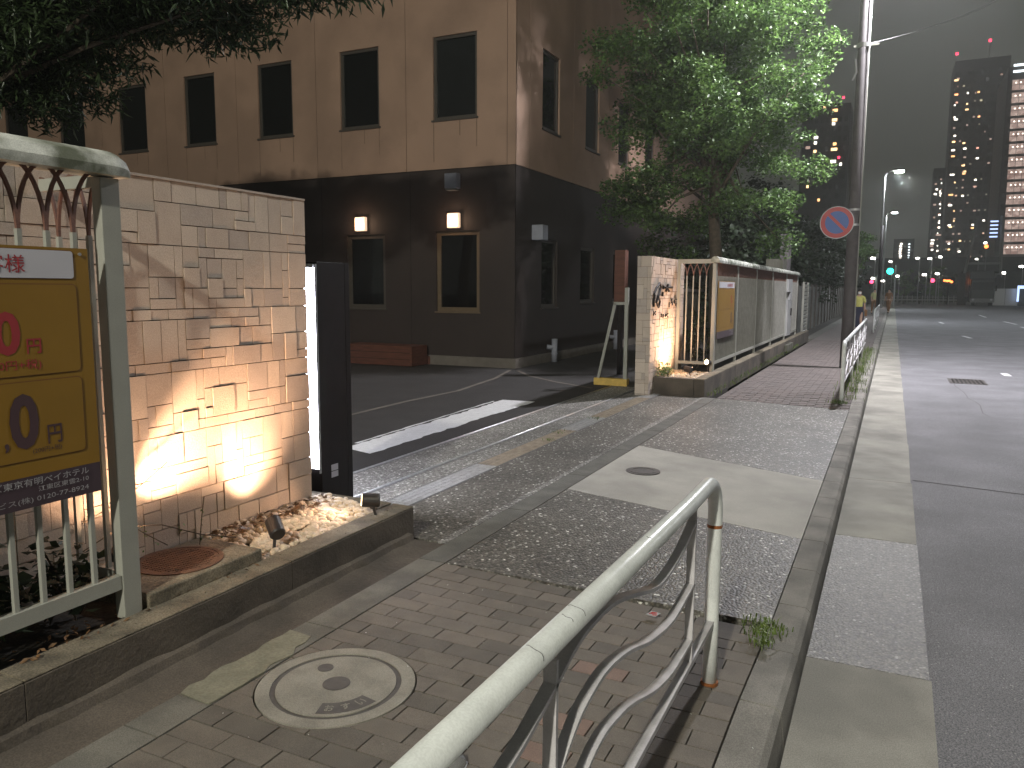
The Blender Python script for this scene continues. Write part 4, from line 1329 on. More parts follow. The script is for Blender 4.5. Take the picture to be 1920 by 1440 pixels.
def crown_clusters(c, rx, ry, rz, n, seed, r0, r1, hollow=.35, shape=None):
    r = random.Random(seed); out = []; rad = []
    while len(out) < n:
        d = Vector((r.gauss(0, 1), r.gauss(0, 1), r.gauss(0, 1))).normalized() * r.uniform(hollow, 1) ** .7
        p = Vector((c[0] + d.x * rx, c[1] + d.y * ry, c[2] + d.z * rz))
        if shape and not shape(p): continue
        out.append(tuple(p)); rad.append(r.uniform(r0, r1))
    return out, rad
def tree(name, label, base, trunk_pts, trunk_r, cl, rad, nleaf, size, aspect, mk, seed, group=None, branches=28, droop=.3, flat=.6):
    t = thing(name, label, 'tree', base, group)
    MB().tube(trunk_pts, [trunk_r * (1 - .55 * i / (len(trunk_pts) - 1)) for i in range(len(trunk_pts))], 10).obj('trunk', 'bark', t, smooth=True)
    top = Vector(trunk_pts[-1]); mid = Vector(trunk_pts[len(trunk_pts) // 2])
    r = random.Random(seed)
    mb = MB()
    for i in r.sample(range(len(cl)), min(branches, len(cl))):
        q = Vector(cl[i]); s_ = mid.lerp(top, r.uniform(0, 1))
        k = s_.lerp(q, .5) + Vector((r.uniform(-.2, .2), r.uniform(-.2, .2), r.uniform(-.25, .1)))
        mb.tube([s_, k, q], [trunk_r * .28, trunk_r * .16, trunk_r * .05], 5)
    if mb.v: mb.obj('branches', 'bark', t)
    me = leaves(nleaf, cl, rad, size, aspect, seed, droop, flat)
    me.materials.append(MT[mk])
    o = bpy.data.objects.new('crown', me); C.objects.link(o); o.parent = t
    o['kind'] = 'stuff'
    return t

# street tree behind the far fence
def shp(p):
    # narrower towards the top on the street side, ragged underneath
    lim = -1.25 - .12 * max(0, p.z - 5.5) - .55 * max(0, 3.3 - p.z) + .12 * math.sin(p.z * 3.1)
    return p.x < lim and p.z > 2.55 + .35 * math.sin(p.x * 3) + (.4 if -4.2 < p.x < -3.2 else 0)
cl, rad = crown_clusters((-3.7, 17.6, 5.7), 2.8, 2.4, 3.7, 270, 3, .3, .6, .0, shp)
tree('street_tree', 'leafy green tree behind the long white fence, its street side lit by the lamp', (-3.45, 17.3, 0),
     [(-3.45, 17.3, 0), (-3.47, 17.3, 1.2), (-3.50, 17.3, 2.3), (-3.60, 17.35, 3.3), (-3.55, 17.4, 4.6), (-3.7, 17.5, 6.2)], .17, cl, rad, 95000, .078, .38, 'leaf', 5, branches=60)
# hanging long-leaved tree at the upper left
cl, rad = [], []
r = random.Random(17)
for i in range(130):
    px = r.uniform(0, 1)
    x = -12.2 + px * 6.9
    lowz = 3.95 + .45 * abs(math.sin(px * 9)) * (1 - px) + .75 * px ** 2 - (.55 if .12 < px < .27 else 0)
    z = min(lowz + .28 + r.uniform(0, 1) ** 1.3 * 1.7, 5.45)
    if px > .84: z = max(z, 4.62 + (px - .84) * 3)
    cl.append((x, 6.4 + r.uniform(-1.2, 1.2) * .8 - .05 * x, z)); rad.append(r.uniform(.3, .55))
tree('evergreen_tree', 'dark tree with long narrow leaves hanging in from the upper left corner', (-12.6, 6.5, 0),
     [(-12.6, 6.5, 0), (-12.5, 6.5, 2), (-12.2, 6.6, 3.8), (-11.4, 6.8, 4.9), (-10, 7, 5.3)], .2, cl, rad, 34000, .17, .10, 'leaf_long', 9, branches=12, droop=.55)

# dark trees and shrubs along the far side of the pavement
spots = [(-4.6, 24, 3.0, 1.7, 'dark bushy tree between the hotel side wall and the fence'), (-5.2, 31, 4.3, 2.4, 'tall dark tree behind the end of the long fence'),
         (-4.6, 39, 4.8, 2.5, 'dark tree left of the no parking pole, behind the metal fence'), (-4.5, 48, 4.6, 2.4, 'dark tree behind the walking person'),
         (-4.2, 60, 4.5, 2.4, 'distant dark tree beside the pavement'), (-4.4, 75, 5, 2.6, 'farthest dark tree in the pavement row')]
for i, (x, y, h, rr_, lab) in enumerate(spots):
    cl, rad = crown_clusters((x, y, h * .62 + .4), rr_, rr_, h * .62, 60, 40 + i, .4, .8)
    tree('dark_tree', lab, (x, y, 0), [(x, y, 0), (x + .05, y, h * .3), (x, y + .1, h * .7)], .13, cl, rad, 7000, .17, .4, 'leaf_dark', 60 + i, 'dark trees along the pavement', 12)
cl, rad = crown_clusters((-2.0, 56, 4.3), .75, 1.0, 1.2, 22, 77, .3, .5)
tree('small_lit_tree', 'small bright green tree right of the no parking pole', (-2.3, 56, 0), [(-2.3, 56, 0), (-2.25, 56, 2), (-2.1, 56, 3.6)], .09, cl, rad, 2600, .16, .4, 'leaf', 78)
for i, (x, y, h) in enumerate([(1.3, 117.5, 4.6), (3.2, 118.5, 3.6), (5.0, 117, 4.9), (6.4, 119, 4.0), (-1.5, 118, 4.4)]):
    cl, rad = crown_clusters((x, y, h * .6), 1.5, 1.2, h * .4, 30, 90 + i, .4, .8)
    tree('roadside_tree', ['round tree above the distant barrier, left', 'low tree above the distant barrier', 'lit tree beside the red signal', 'dark tree left of the truck', 'tree behind the green signal'][i],
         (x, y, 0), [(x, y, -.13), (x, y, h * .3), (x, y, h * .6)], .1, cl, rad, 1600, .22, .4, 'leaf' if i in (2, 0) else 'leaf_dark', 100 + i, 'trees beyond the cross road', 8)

# shrubs in the planters
def shrub(name, label, c, rx, ry, rz, n, size, mk, seed, stems=6, asp=.3):
    t = thing(name, label, 'plant', (c[0], c[1], .2))
    cl, rad = crown_clusters(c, rx, ry, rz, 26, seed, .05, .12, .1)
    me = leaves(n, cl, rad, size, asp, seed)
    me.materials.append(MT[mk])
    o = bpy.data.objects.new('foliage', me); C.objects.link(o); o.parent = t; o['kind'] = 'stuff'
    r = random.Random(seed); mb = MB()
    for i in range(stems):
        q = cl[r.randrange(len(cl))]; b = (c[0] + r.uniform(-.08, .08), c[1] + r.uniform(-.1, .1), .2)
        mb.tube([b, ((b[0] + q[0]) / 2 + .02, (b[1] + q[1]) / 2, (b[2] + q[2]) / 2), q], .004, 5)
    mb.obj('stems', 'bark', t)
    return t
shrub('leafy_shrub', 'dark shrub behind the fence bars below the yellow sign', (-3.08, 1.55, .48), .16, .34, .24, 900, .06, 'leaf_dark', 1)
shrub('leafy_shrub', 'small leafy plant between fence bars and lit wall', (-3.1, 2.02, .40), .12, .14, .14, 330, .05, 'leaf_dark', 2)
shrub('low_weed', 'low weed at the foot of the far lettered pillar', (-3.14, 11.98, .36), .08, .22, .12, 260, .045, 'leaf', 3)
shrub('fence_shrub', 'dark shrub inside the far return fence', (-3.0, 13.4, .8), .25, .3, .6, 1200, .07, 'leaf_dark', 4)
t = thing('vine', 'thin creeping vine arching across the foot of the lit tiled wall', 'vine', (-3.2, 2.4, .3))
r = random.Random(6)
for pts in ([(-3.18, 2.15, .42), (-3.15, 2.35, .50), (-3.12, 2.55, .46), (-3.08, 2.75, .36), (-3.05, 2.95, .29)],
            [(-3.2, 2.2, .55), (-3.2, 2.38, .60), (-3.2, 2.52, .66), (-3.19, 2.66, .74)],
            [(-3.16, 2.4, .50), (-3.17, 2.5, .42), (-3.17, 2.62, .33)], [(-3.15, 2.8, .28), (-3.16, 2.83, .42), (-3.17, 2.86, .52)]):
    MB().tube(pts, .0028, 5).obj('stem', 'bark', t)
    mb = MB()
    for i in range(14):
        a = Vector(pts[r.randrange(len(pts) - 1)]); b = a.lerp(Vector(pts[-1]), r.uniform(0, .6)) + Vector((0, 0, r.uniform(-.02, .02)))
        d = Vector((r.uniform(-1, 1), r.uniform(-1, 1), r.uniform(-.6, 1))).normalized() * r.uniform(.008, .018); e_ = d.cross(Vector((.3, .2, 1))).normalized() * .006
        mb.add([b, b + d * .5 + e_, b + d, b + d * .5 - e_], [(0, 1, 2, 3)])
    mb.obj('small_leaves', 'leaf', t, kind='stuff')

# ================================================================== POLES, STREET LAMPS, SIGN
MT['lamp_lens'] = glow('street_lamp_lens', (.93, 1.0, .95), 60)
up_ = thing('utility_pole', 'thick grey concrete utility pole carrying the no parking sign', 'pole', (-.80, 17.5, 0))
MB().tube([(-.80, 17.5, -.1), (-.80, 17.5, 4), (-.80, 17.5, 11)], [.125, .115, .09], 18).obj('shaft', 'pole', up_, smooth=True)
MB().tube([(-.675, 17.42, .1), (-.70, 17.42, 8.6)], .012, 8).obj('conduit', 'white_paint', up_, smooth=True)
MB().tube([(-.80, 17.5, 6.36), (-.80, 17.5, 6.44)], .14, 16).box(-.98, -.52, 17.46, 17.50, 6.38, 6.42).obj('clamp', 'galv', up_)
MB().tube([(-.93, 17.45, 6.15), (-.90, 17.45, 5.9), (-.97, 17.45, 5.75)], .02, 8).obj('insulator', 'sign_white', up_)
for zz in (2.9, 3.2):
    MB().tube([(-.80, 17.5, zz), (-.80, 17.5, zz + .04)], .124, 16).obj('sign_band', 'galv', up_)
t = thing('no_parking_sign', 'round blue sign with red ring and slash, a no parking sign on the concrete pole', 'sign', (-1.10, 17.36, 3.0))
cx, cz, yy = -1.11, 2.97, 17.36
def vdisc(mb, r1, y_a, y_b, n=40, r0=0):
    V = []
    if r0 == 0:
        V = [(cx + r1 * math.cos(2 * PI * i / n), y_a, cz + r1 * math.sin(2 * PI * i / n)) for i in range(n)] + [(cx + r1 * math.cos(2 * PI * i / n), y_b, cz + r1 * math.sin(2 * PI * i / n)) for i in range(n)]
        return mb.add(V, [tuple(range(n)), tuple(range(2 * n - 1, n - 1, -1))] + [(i, (i + 1) % n, n + (i + 1) % n, n + i) for i in range(n)])
    for rr_ in (r0, r1):
        V += [(cx + rr_ * math.cos(2 * PI * i / n), y_a, cz + rr_ * math.sin(2 * PI * i / n)) for i in range(n)]
    return mb.add(V, [(i, (i + 1) % n, n + (i + 1) % n, n + i) for i in range(n)])
vdisc(MB(), .325, yy, yy + .02).obj('disc', 'sign_white', t)
vdisc(MB(), .31, yy - .002, yy - .001).obj('red_ring', 'red', t)
vdisc(MB(), .225, yy - .004, yy - .0035).obj('blue_field', 'blue', t)
d = Vector((1, 0, -1)).normalized(); s_ = Vector((1, 0, 1)).normalized()
c0 = Vector((cx, yy - .006, cz))
MB().add([c0 - d * .235 - s_ * .03, c0 + d * .235 - s_ * .03, c0 + d * .235 + s_ * .03, c0 - d * .235 + s_ * .03], [(0, 1, 2, 3)]).obj('red_slash', 'red', t)
MB().box(cx + .1, -.80, yy + .021, yy + .05, 2.93, 2.97).obj('bracket_arm', 'galv', t)

def street_lamp(x, y, h, arm, power, col, label, pole=True, radius=.22, cone=174):
    t = thing('street_lamp', label, 'street lamp', (x, y, 0), 'street lamps along the road')
    if pole:
        MB().tube([(x, y, -.1), (x, y, h * .5), (x, y, h - .15), (x + .12, y, h)], [.075, .06, .05, .04], 12).obj('pole', 'steelpole', t, smooth=True)
    MB().tube([(x + (.12 if pole else 0), y, h), (x + arm * .6, y, h + .1), (x + arm, y, h + .12)], .035, 8).obj('arm', 'steelpole', t, smooth=True)
    MB().box(x + arm - .1, x + arm + .42, y - .13, y + .13, h + .08, h + .2).obj('head', 'steelpole', t, bevel=.03)
    MB().box(x + arm - .06, x + arm + .38, y - .10, y + .10, h - .02, h + .078).obj('lens', MT['lamp_lens'], t)
    if cone is None: point('lamp_light', (x + arm + .16, y, h - .3), power, radius, col, t); return t
    o = spot('lamp_light', (x + arm + .16, y, h - .05), (x + arm + .16, y, 0), power, cone, .35, radius, col, t)
    return t
COOL = (.90, .95, 1.0); MAUVE = (.97, .95, 1.0); OLIVE = (1.0, .975, .83)
street_lamp(-.80, 17.5, 9.0, 1.0, 8200, MAUVE, 'street lamp on the concrete pole, above the top of the picture', pole=False, cone=158)
street_lamp(-.85, -12, 10.4, 1.2, 10800, OLIVE, 'street lamp behind the viewer on the same pavement', cone=None)
street_lamp(-.78, 49, 8.1, .55, 2900, COOL, 'nearest visible street lamp, tall thin pole right of the no parking sign')
street_lamp(-.95, 79, 8.5, .5, 2600, COOL, 'second visible street lamp along the pavement, right behind the nearest one')
street_lamp(15.6, 33, 9.0, -1.2, 4500, COOL, 'street lamp on the other side of the road, outside the picture')
street_lamp(15.6, 62, 9.0, -1.2, 3200, COOL, 'street lamp across the road far ahead, outside the picture')
t = thing('steel_post', 'dark slim post at the kerb in front of the distant railing', 'post', (-.73, 49, 0))
MB().tube([(-.735, 48.6, 0), (-.735, 48.6, 5.2)], .10, 10).obj('shaft', 'black', t, smooth=True)
P0 = Vector((-.80, 17.5, 6.41)); P1 = Vector((1.994, 30, 10.80)); P2 = P0 + (P1 - P0) * 1.7
pts = [P0.lerp(P2, i / 12) - Vector((0, 0, .25 * math.sin(PI * i / 12))) for i in range(13)]
MB().tube(pts, .011, 6).obj('overhead_wire', 'galv', None, smooth=True, label='thin overhead wire rising from the concrete pole clamp over the road', cat='wire')

# ================================================================== PEOPLE
def person(label, x, y, face, h, top, bottom, stride=.28, skirt=False, mask=True, group=None, bag=None, arms='walk'):
    """standing/walking figure facing -y; built at the origin and scaled to height h"""
    t = thing('person', label, 'person', (x, y, 0), group)
    s_ = h / 1.70
    def skin_body(name, verts, edges, radii, mk, sub=2):
        me = bpy.data.meshes.new(name)
        me.from_pydata([Vector(v) * s_ for v in verts], edges, [])
        o = bpy.data.objects.new(name, me); C.objects.link(o); o.parent = t
        sm = o.modifiers.new('skin', 'SKIN')
        for i, sv in enumerate(me.skin_vertices[0].data):
            rx, ry = radii[i] if isinstance(radii[i], tuple) else (radii[i], radii[i])
            sv.radius = (rx * s_, ry * s_)
            sv.use_root = (i == 0)
        sb = o.modifiers.new('sub', 'SUBSURF'); sb.levels = sub; sb.render_levels = sub
        me.materials.append(MT[mk])
        dg = bpy.context.evaluated_depsgraph_get()
        m2 = bpy.data.meshes.new_from_object(o.evaluated_get(dg))
        m2.polygons.foreach_set('use_smooth', [True] * len(m2.polygons))
        o.modifiers.clear(); o.data = m2
        o.location = (x, y, 0); o.rotation_euler = (0, 0, face)
        return o
    st_ = stride
    V = [(0, 0, .92), (0, 0, 1.08), (0, -.01, 1.28), (0, 0, 1.41), (0, -.01, 1.48), (0, -.02, 1.56), (0, -.02, 1.66),
         (.09, 0, .88), (.10, -st_ * .5, .50), (.09, -st_ * .6, .09), (.09, -st_ * .6 - .12, .05),
         (-.09, 0, .88), (-.10, st_ * .35, .50), (-.09, st_ * .9, .12), (-.09, st_ * .9 - .12, .05),
         (.17, 0, 1.38), (.21, .06, 1.12), (.22, -.04, .90), (.22, -.08, .82),
         (-.17, 0, 1.38), (-.21, -.06, 1.12), (-.21, -.14, .92), (-.21, -.17, .84)]
    E_ = [(0, 1), (1, 2), (2, 3), (3, 4), (4, 5), (5, 6), (0, 7), (7, 8), (8, 9), (9, 10), (0, 11), (11, 12), (12, 13), (13, 14), (3, 15), (15, 16), (16, 17), (17, 18), (3, 19), (19, 20), (20, 21), (21, 22)]
    R_ = [(.13, .10), (.12, .09), (.15, .10), (.09, .07), .05, .085, .075, .085, .06, .04, .035, .085, .06, .04, .035, .055, .042, .032, .035, .055, .042, .032, .035]
    skin_body('body', V, E_, R_, 'skin')
    # clothing, slightly larger than the body
    Vs = [(0, 0, .93), (0, 0, 1.08), (0, -.01, 1.28), (0, 0, 1.40), (.17, 0, 1.38), (.21, .055, 1.14), (-.17, 0, 1.38), (-.21, -.055, 1.14)]
    skin_body('shirt', Vs, [(0, 1), (1, 2), (2, 3), (3, 4), (4, 5), (3, 6), (6, 7)], [(.155, .12), (.14, .11), (.165, .12), (.09, .08), .07, .055, .07, .055], top)
    if skirt:
        mb = MB()
        rings = [(.15, .11, 1.0), (.18, .14, .8), (.20, .17, .5), (.23, .22, .17)]
        V2 = []
        for a, b, z in rings:
            V2 += [(x + s_ * a * math.cos(2 * PI * i / 24) * (1 + .05 * math.sin(6 * i)), y + s_ * b * math.sin(2 * PI * i / 24), z * s_) for i in range(24)]
        mb.add(V2, [(j * 24 + i, j * 24 + (i + 1) % 24, (j + 1) * 24 + (i + 1) % 24, (j + 1) * 24 + i) for j in range(3) for i in range(24)] + [tuple(range(24))])
        mb.obj('long_skirt', bottom, t, smooth=True)
    else:
        Vt = [(0, 0, .92), (0, 0, 1.0), (.09, 0, .86), (.10, -st_ * .5, .50), (.09, -st_ * .6, .12), (-.09, 0, .86), (-.10, st_ * .35, .50), (-.09, st_ * .9, .15)]
        skin_body('trousers', Vt, [(0, 1), (0, 2), (2, 3), (3, 4), (0, 5), (5, 6), (6, 7)], [(.145, .115), (.14, .11), .10, .075, .06, .10, .075, .06], bottom)
    hd = Vector((x, y, 0))
    def P_(a, b, c):
        q = Matrix.Rotation(face, 3, 'Z') @ Vector((a * s_, b * s_, c * s_)); return q + hd
    # hair cap, face features
    V3 = []; F3 = []
    for j in range(7):
        ph = PI * .62 * j / 6
        for i in range(16):
            th = 2 * PI * i / 16
            rx = .098 * math.sin(ph) if j else .001
            back = math.sin(th)
            zz_ = 1.625 + .105 * math.cos(ph) - (.05 * max(0, back) if j > 3 else 0) + (.05 * max(0, -back) if j > 3 else 0)
            V3.append(tuple(P_(rx * math.cos(th), .0 + rx * back * 1.08, zz_)))
    for j in range(6):
        for i in range(16):
            F3.append((j * 16 + i, j * 16 + (i + 1) % 16, (j + 1) * 16 + (i + 1) % 16, (j + 1) * 16 + i))
    MB().add(V3, F3).obj('hair', 'hair', t, smooth=True)
    for sx in (-.032, .032):
        MB().tube([P_(sx, -.098, 1.625), P_(sx, -.106, 1.625)], .010 * s_, 8).obj('eye', 'hair', t)
    if mask:
        MB().add([tuple(P_(a, b, c)) for a, b, c in [(-.062, -.088, 1.60), (0, -.118, 1.605), (.062, -.088, 1.60), (.055, -.085, 1.535), (0, -.112, 1.52), (-.055, -.085, 1.535)]], [(0, 1, 4, 5), (1, 2, 3, 4)]).obj('face_mask', 'mask', t)
    for a, b in ((.09, -st_ * .6), (-.09, st_ * .9)):
        c = P_(a, b - .06, 0)
        MB().box(c.x - .045, c.x + .045, c.y - .11, c.y + .10, .0, .07).obj('shoe', 'hair', t, bevel=.02)
    if bag:
        MB().bar([P_(.10, -.02, 1.42), P_(.24, 0, 1.1), P_(.27, 0, .85)], .03, .01, (0, 1, 0)).obj('bag_strap', 'hair', t)
        c = P_(.27, 0, .72)
        MB().box(c.x - .05, c.x + .05, c.y - .13, c.y + .13, .60, .86).obj('shoulder_bag', bag, t, bevel=.02)
    return t
person('person in a yellow top, long navy skirt and white face mask walking towards the viewer', -1.18, 33.7, 0, 1.64, 'shirt', 'trousers', skirt=True, bag='brown_cloth')
person('person in a pale yellow top and brown trousers walking far down the pavement', -1.15, 60, .2, 1.72, 'shirt2', 'brown_cloth', mask=False)
person('person in a brown coat standing by the distant kerb railing', -.25, 62, -.3, 1.72, 'brown_cloth', 'brown_cloth', mask=False)
# parked bicycle beside the second person
t = thing('bicycle', 'bicycle with a grey front basket parked on the pavement far ahead', 'bicycle', (-1.75, 57, 0))
for yy in (56.4, 57.45):
    pts = [(-1.75, yy + .33 * math.cos(2 * PI * i / 20), .34 + .33 * math.sin(2 * PI * i / 20)) for i in range(21)]
    w_ = MB().tube(pts, .022, 6, cap=False).obj('wheel', 'black', t)
MB().tube([(-1.75, 57.45, .34), (-1.75, 57.0, .40), (-1.75, 56.6, .80), (-1.75, 57.15, .85), (-1.75, 57.0, .40)], .018, 6).tube([(-1.75, 56.4, .34), (-1.75, 56.55, .95)], .016, 6).obj('frame', 'galv', t)
MB().box(-1.95, -1.55, 56.2, 56.5, .65, .95).obj('basket', 'grey_metal', t)
MB().tube([(-2.0, 56.6, 1.0), (-1.5, 56.6, 1.0)], .015, 6).obj('handlebar', 'galv', t)
MB().box(-1.83, -1.67, 57.05, 57.3, .88, .93).obj('saddle', 'black', t)
MB().box(-1.80, -1.70, 56.15, 56.19, .45, .55).obj('reflector', 'red', t)

# ================================================================== SIGNALS, FAR LAMPS
MT['g_green'] = glow('green_signal', (.02, 1.0, .62), 9)
MT['g_red'] = glow('red_signal', (1.0, .05, .12), 6)
MT['g_amber'] = glow('amber_lamp', (1.0, .22, .05), 5)
MT['g_white'] = glow('far_lamp_white', (1.0, .96, .86), 22)
MT['g_blue'] = glow('pale_blue_glow', (.45, .6, 1.0), 2.0)  # emission put on a gate frame and steps, not on lamps
def signal(name, label, x, y, z, mk, r=.16, head=True, pole_to=True):
    t = thing(name, label, 'traffic signal', (x, y, 0))
    if pole_to: MB().tube([(x + .5, y + .3, -.1), (x + .5, y + .3, z + .6)], .07, 8).box(x + .05, x + .5, y + .26, y + .34, z - .03, z + .03).obj('pole', 'steelpole', t)
    MB().box(x - .55, x + .35, y + .1, y + .3, z - .25, z + .25).obj('housing', 'black', t)
    MB().tube([(x, y + .1, z), (x, y + .02, z)], r, 14).obj('lit_lens', MT[mk], t)
signal('traffic_signal', 'green traffic signal over the kerb at the crossing', -.40, 88, 3.55, 'g_green', .30)
signal('traffic_signal', 'red pedestrian signal left of the green one', -1.95, 84, 2.45, 'g_red', .17)
signal('traffic_signal', 'small red signal in front of the lit roadside tree', 4.35, 112, 2.9, 'g_red', .26)
t = thing('work_light', 'cluster of orange red warning lights at the distant crossing', 'warning light', (6.1, 113, 2.7))
for i, (dx, dz) in enumerate(((0, .05), (.28, 0), (.52, .02), (.78, -.12))):
    MB().tube([(5.75 + dx, 113, 2.85 + dz), (5.75 + dx, 112.9, 2.85 + dz)], .15, 10).obj('lamp', MT['g_amber'], t)
MB().box(5.5, 6.9, 113.05, 113.15, 2.2, 3.3).tube([(6.2, 113.2, -.2), (6.2, 113.2, 2.2)], .06, 8).obj('board', 'black', t)
far = [(-2.32, 100, 5.3, .22), (-.55, 112, 5.3, .15), (3.46, 100, 5.2, .17), (2.23, 100, 5.25, .15), (3.03, 100, 3.4, .19), (4.3, 100, 3.5, .17), (.29, 100, 3.25, .17), (-1.17, 100, 2.7, .17),
       (12.2, 140, 8.9, .2), (17.1, 140, 5.3, .28), (14.9, 140, 4.35, .26), (9.2, 115, 5.6, .12), (-1.6, 72, 2.6, .12), (5.6, 125, 6.3, .2)]
names = ['bright lamp just right of the small lit tree', 'lamp high above the green signal', 'right lamp of the pair above the dark row of buildings', 'left lamp of the pair above the dark row of buildings',
         'lamp over the distant barrier, left of the lit tree', 'lamp just above the lit roadside tree', 'low lamp right of the green signal', 'low lamp beside the red pedestrian signal',
         'lamp cluster on the dark frame tower', 'low white lamp at the right edge', 'lamp low beside the glazed tower foot', 'lamp over the truck', 'lamp right above the walking person', 'lamp below the tall dark tower']
for (x, y, z, r), nm in zip(far, names):
    t = thing('distant_lamp', nm, 'street lamp', (x, y, 0), 'distant lamps at the crossing')
    MB().tube([(x + .25, y + .1, -.2), (x + .25, y + .1, z + .1), (x, y, z + .12)], .05, 6).obj('pole', 'steelpole', t)
    MB().box(x - r, x + r, y - .1, y + .1, z - r * .55, z + r * .55).obj('lamp_head', MT['g_white'], t, bevel=r * .3)

# distant barrier, fences, truck
t = thing('barrier', 'long pale barrier with posts along the far side of the crossing', 'barrier', (3.5, 116, 0))
MB().box(-2, 8.5, 116.2, 116.35, .35, .5).obj('lower_rail', 'white_paint', t)
MB().box(-2, 8.5, 116.2, 116.35, .75, .82).obj('upper_rail', 'white_paint', t)
pm_ = MB().box(-.05, .05, -.05, .05, -.13, 1.0).mesh('post', 'white_paint')
for i in range(18): inst(pm_, 'post', t, (-1.9 + i * .6, 116.1, 0))
settle(t)
t = thing('metal_fence', 'dark sheet metal fence behind the pavement, under the trees past the white gate', 'fence', (-3.3, 36, 0))
shm = MB().box(-.02, .02, .02, 1.76, 0, 1.75).mesh('panel', 'far_dark')
pmm = MB().box(-.05, .05, -.05, .05, 0, 1.85).mesh('post', 'frame_dark')
for i in range(24):
    inst(shm, 'panel', t, (-3.05 - .0 * i, 29 + i * 1.8, 0)); inst(pmm, 'post', t, (-3.02, 29 + i * 1.8, 0))
settle(t)
t = thing('lorry', 'dark lorry facing the viewer at the crossing, lights off', 'truck', (9.2, 105, -.13))
MB().box(7.95, 10.45, 106.2, 113, .9, 3.95).obj('cargo_box', 'truck', t, bevel=.05)
MB().box(8.0, 10.4, 104.4, 106.15, .45, 3.0).obj('cab', 'truck', t, bevel=.12)
MB().box(8.15, 10.25, 104.37, 104.39, 1.7, 2.6).obj('windscreen', 'glass', t)
MB().box(7.98, 10.42, 104.25, 104.4, .3, .75).obj('bumper', 'grey_metal', t)
for dx in (8.3, 10.1):
    MB().tube([(dx, 104.26, .62), (dx, 104.2, .62)], .12, 10).obj('headlight', 'sign_white', t)
    MB().tube([(dx - .18, 104.9, .38), (dx + .18, 104.9, .38)], .45, 14).obj('wheel', 'black', t)
MB().box(7.8, 7.95, 104.5, 104.6, 1.6, 2.2).box(10.45, 10.6, 104.5, 104.6, 1.6, 2.2).obj('mirror', 'black', t)
for x0, x1, y, z1, lab in ((7.25, 8.2, 112.5, 3.8, 'pale column of the viaduct left of the lorry'), (11.35, 11.75, 112.5, 3.6, 'slim pale column right of the lorry')):
    tt_ = MB().box(x0, x1, y, y + .8, -.2, z1).obj('column', 'pole', None, label=lab, cat='column')
t = thing('site_fence', 'pale site hoarding at the right behind the lorry', 'fence', (13, 110, 0))
for i in range(6):
    MB().box(10.7 + i * 1.3, 11.96 + i * 1.3, 109.4, 109.46, -.1, 1.9 if i != 3 else 2.1).obj('panel', 'galv' if i < 2 else 'far_dark', t)
t = thing('glowing_gate_frame', 'pale bluish gate frame given its own glow, near the right edge', 'gate', (13.6, 108, 0))
MB().box(13.0, 14.1, 107.9, 108, 1.9, 2.25).box(13.0, 13.2, 107.9, 108, .4, 1.9).box(14.1, 14.4, 107.9, 108, 1.2, 2.9).obj('glow_frame', MT['g_blue'], t)  # frame glows by itself, no lamp lights it
t = thing('viaduct_frame', 'dark steel frame structure with one amber light behind the lorry', 'structure', (10.5, 135, 0))
MB().tube([(9.4, 135, 4), (10.6, 135, 12.5)], .22, 6).tube([(14.0, 135, 4), (13.6, 135, 12.5)], .22, 6).box(9.6, 14, 134.8, 135.2, 5.5, 5.8).box(9.0, 14.2, 134.8, 135.2, 3.6, 4.2).obj('frame', 'steelpole', t)
MB().tube([(11.9, 134.7, 8.1), (11.9, 134.6, 8.1)], .28, 10).obj('amber_light', MT['g_amber'], t)
for i in range(5):
    MB().box(12.2, 13.2, 134.7, 134.8, 9.4 + i * .55, 9.6 + i * .55).obj('glow_step', MT['g_blue'], t)  # steps emit their own pale blue light
# low dark blocks behind the crossing
def block(label, x0, x1, y0, y1, h, lit, mk='tower', name='distant_building', grid=None):
    t = thing(name, label, 'building', ((x0 + x1) / 2, y0, 0))
    MB().box(x0, x1, y0, y1, -.3, h).obj('facade', mk, t)
    for (cx_, cz_, w_, h_, m_) in lit:
        o = MB().box(cx_ - w_ / 2, cx_ + w_ / 2, y0 - .25, y0 - .02, cz_ - h_ / 2, cz_ + h_ / 2).obj('window', MT[m_], t)
    if grid:
        ux, uz, dw, dh = grid
        mb = MB()
        x = x0 + ux * .5
        while x < x1 - ux * .3:
            z = 4
            while z < h - uz:
                mb.box(x - dw / 2, x + dw / 2, y0 - .12, y0 - .01, z, z + dh); z += uz
            x += ux
        mb.obj('dark_windows', 'glass', t, kind='stuff')
    return t
MT['w_warm'] = glow('window_warm', (1.0, .62, .30), 3.5)
MT['w_white'] = glow('window_white', (1.0, .90, .78), 4.5)
MT['w_dim'] = glow('window_dim', (.75, .50, .42), .9)
MT['w_cool'] = glow('window_cool', (.85, .95, 1.0), 3.2)
MT['w_orange'] = glow('window_orange', (1.0, .52, .22), 3)
MT['w_dim2'] = glow('window_faint', (.8, .75, .62), .35)
MT['w_red'] = glow('red_beacon', (1.0, .04, .10), 5)
r = random.Random(12)
lit = []
for i in range(8):
    lit.append((1.1 + r.uniform(-.1, .1), 9.4 + i * .62, .55, .34, 'w_white')); 
    if i < 7: lit.append((3.05, 9.3 + i * .72, .38, .30, 'w_cool'))
block('pale lit flats low on the skyline above the crossing', -.6, 4.2, 230, 245, 15, lit, grid=(1, 1.4, .5, .7))
block('long low dark building behind the crossing trees', -14, 40, 160, 175, 7.5, [], grid=(2.4, 2.2, 1.2, 1.0))
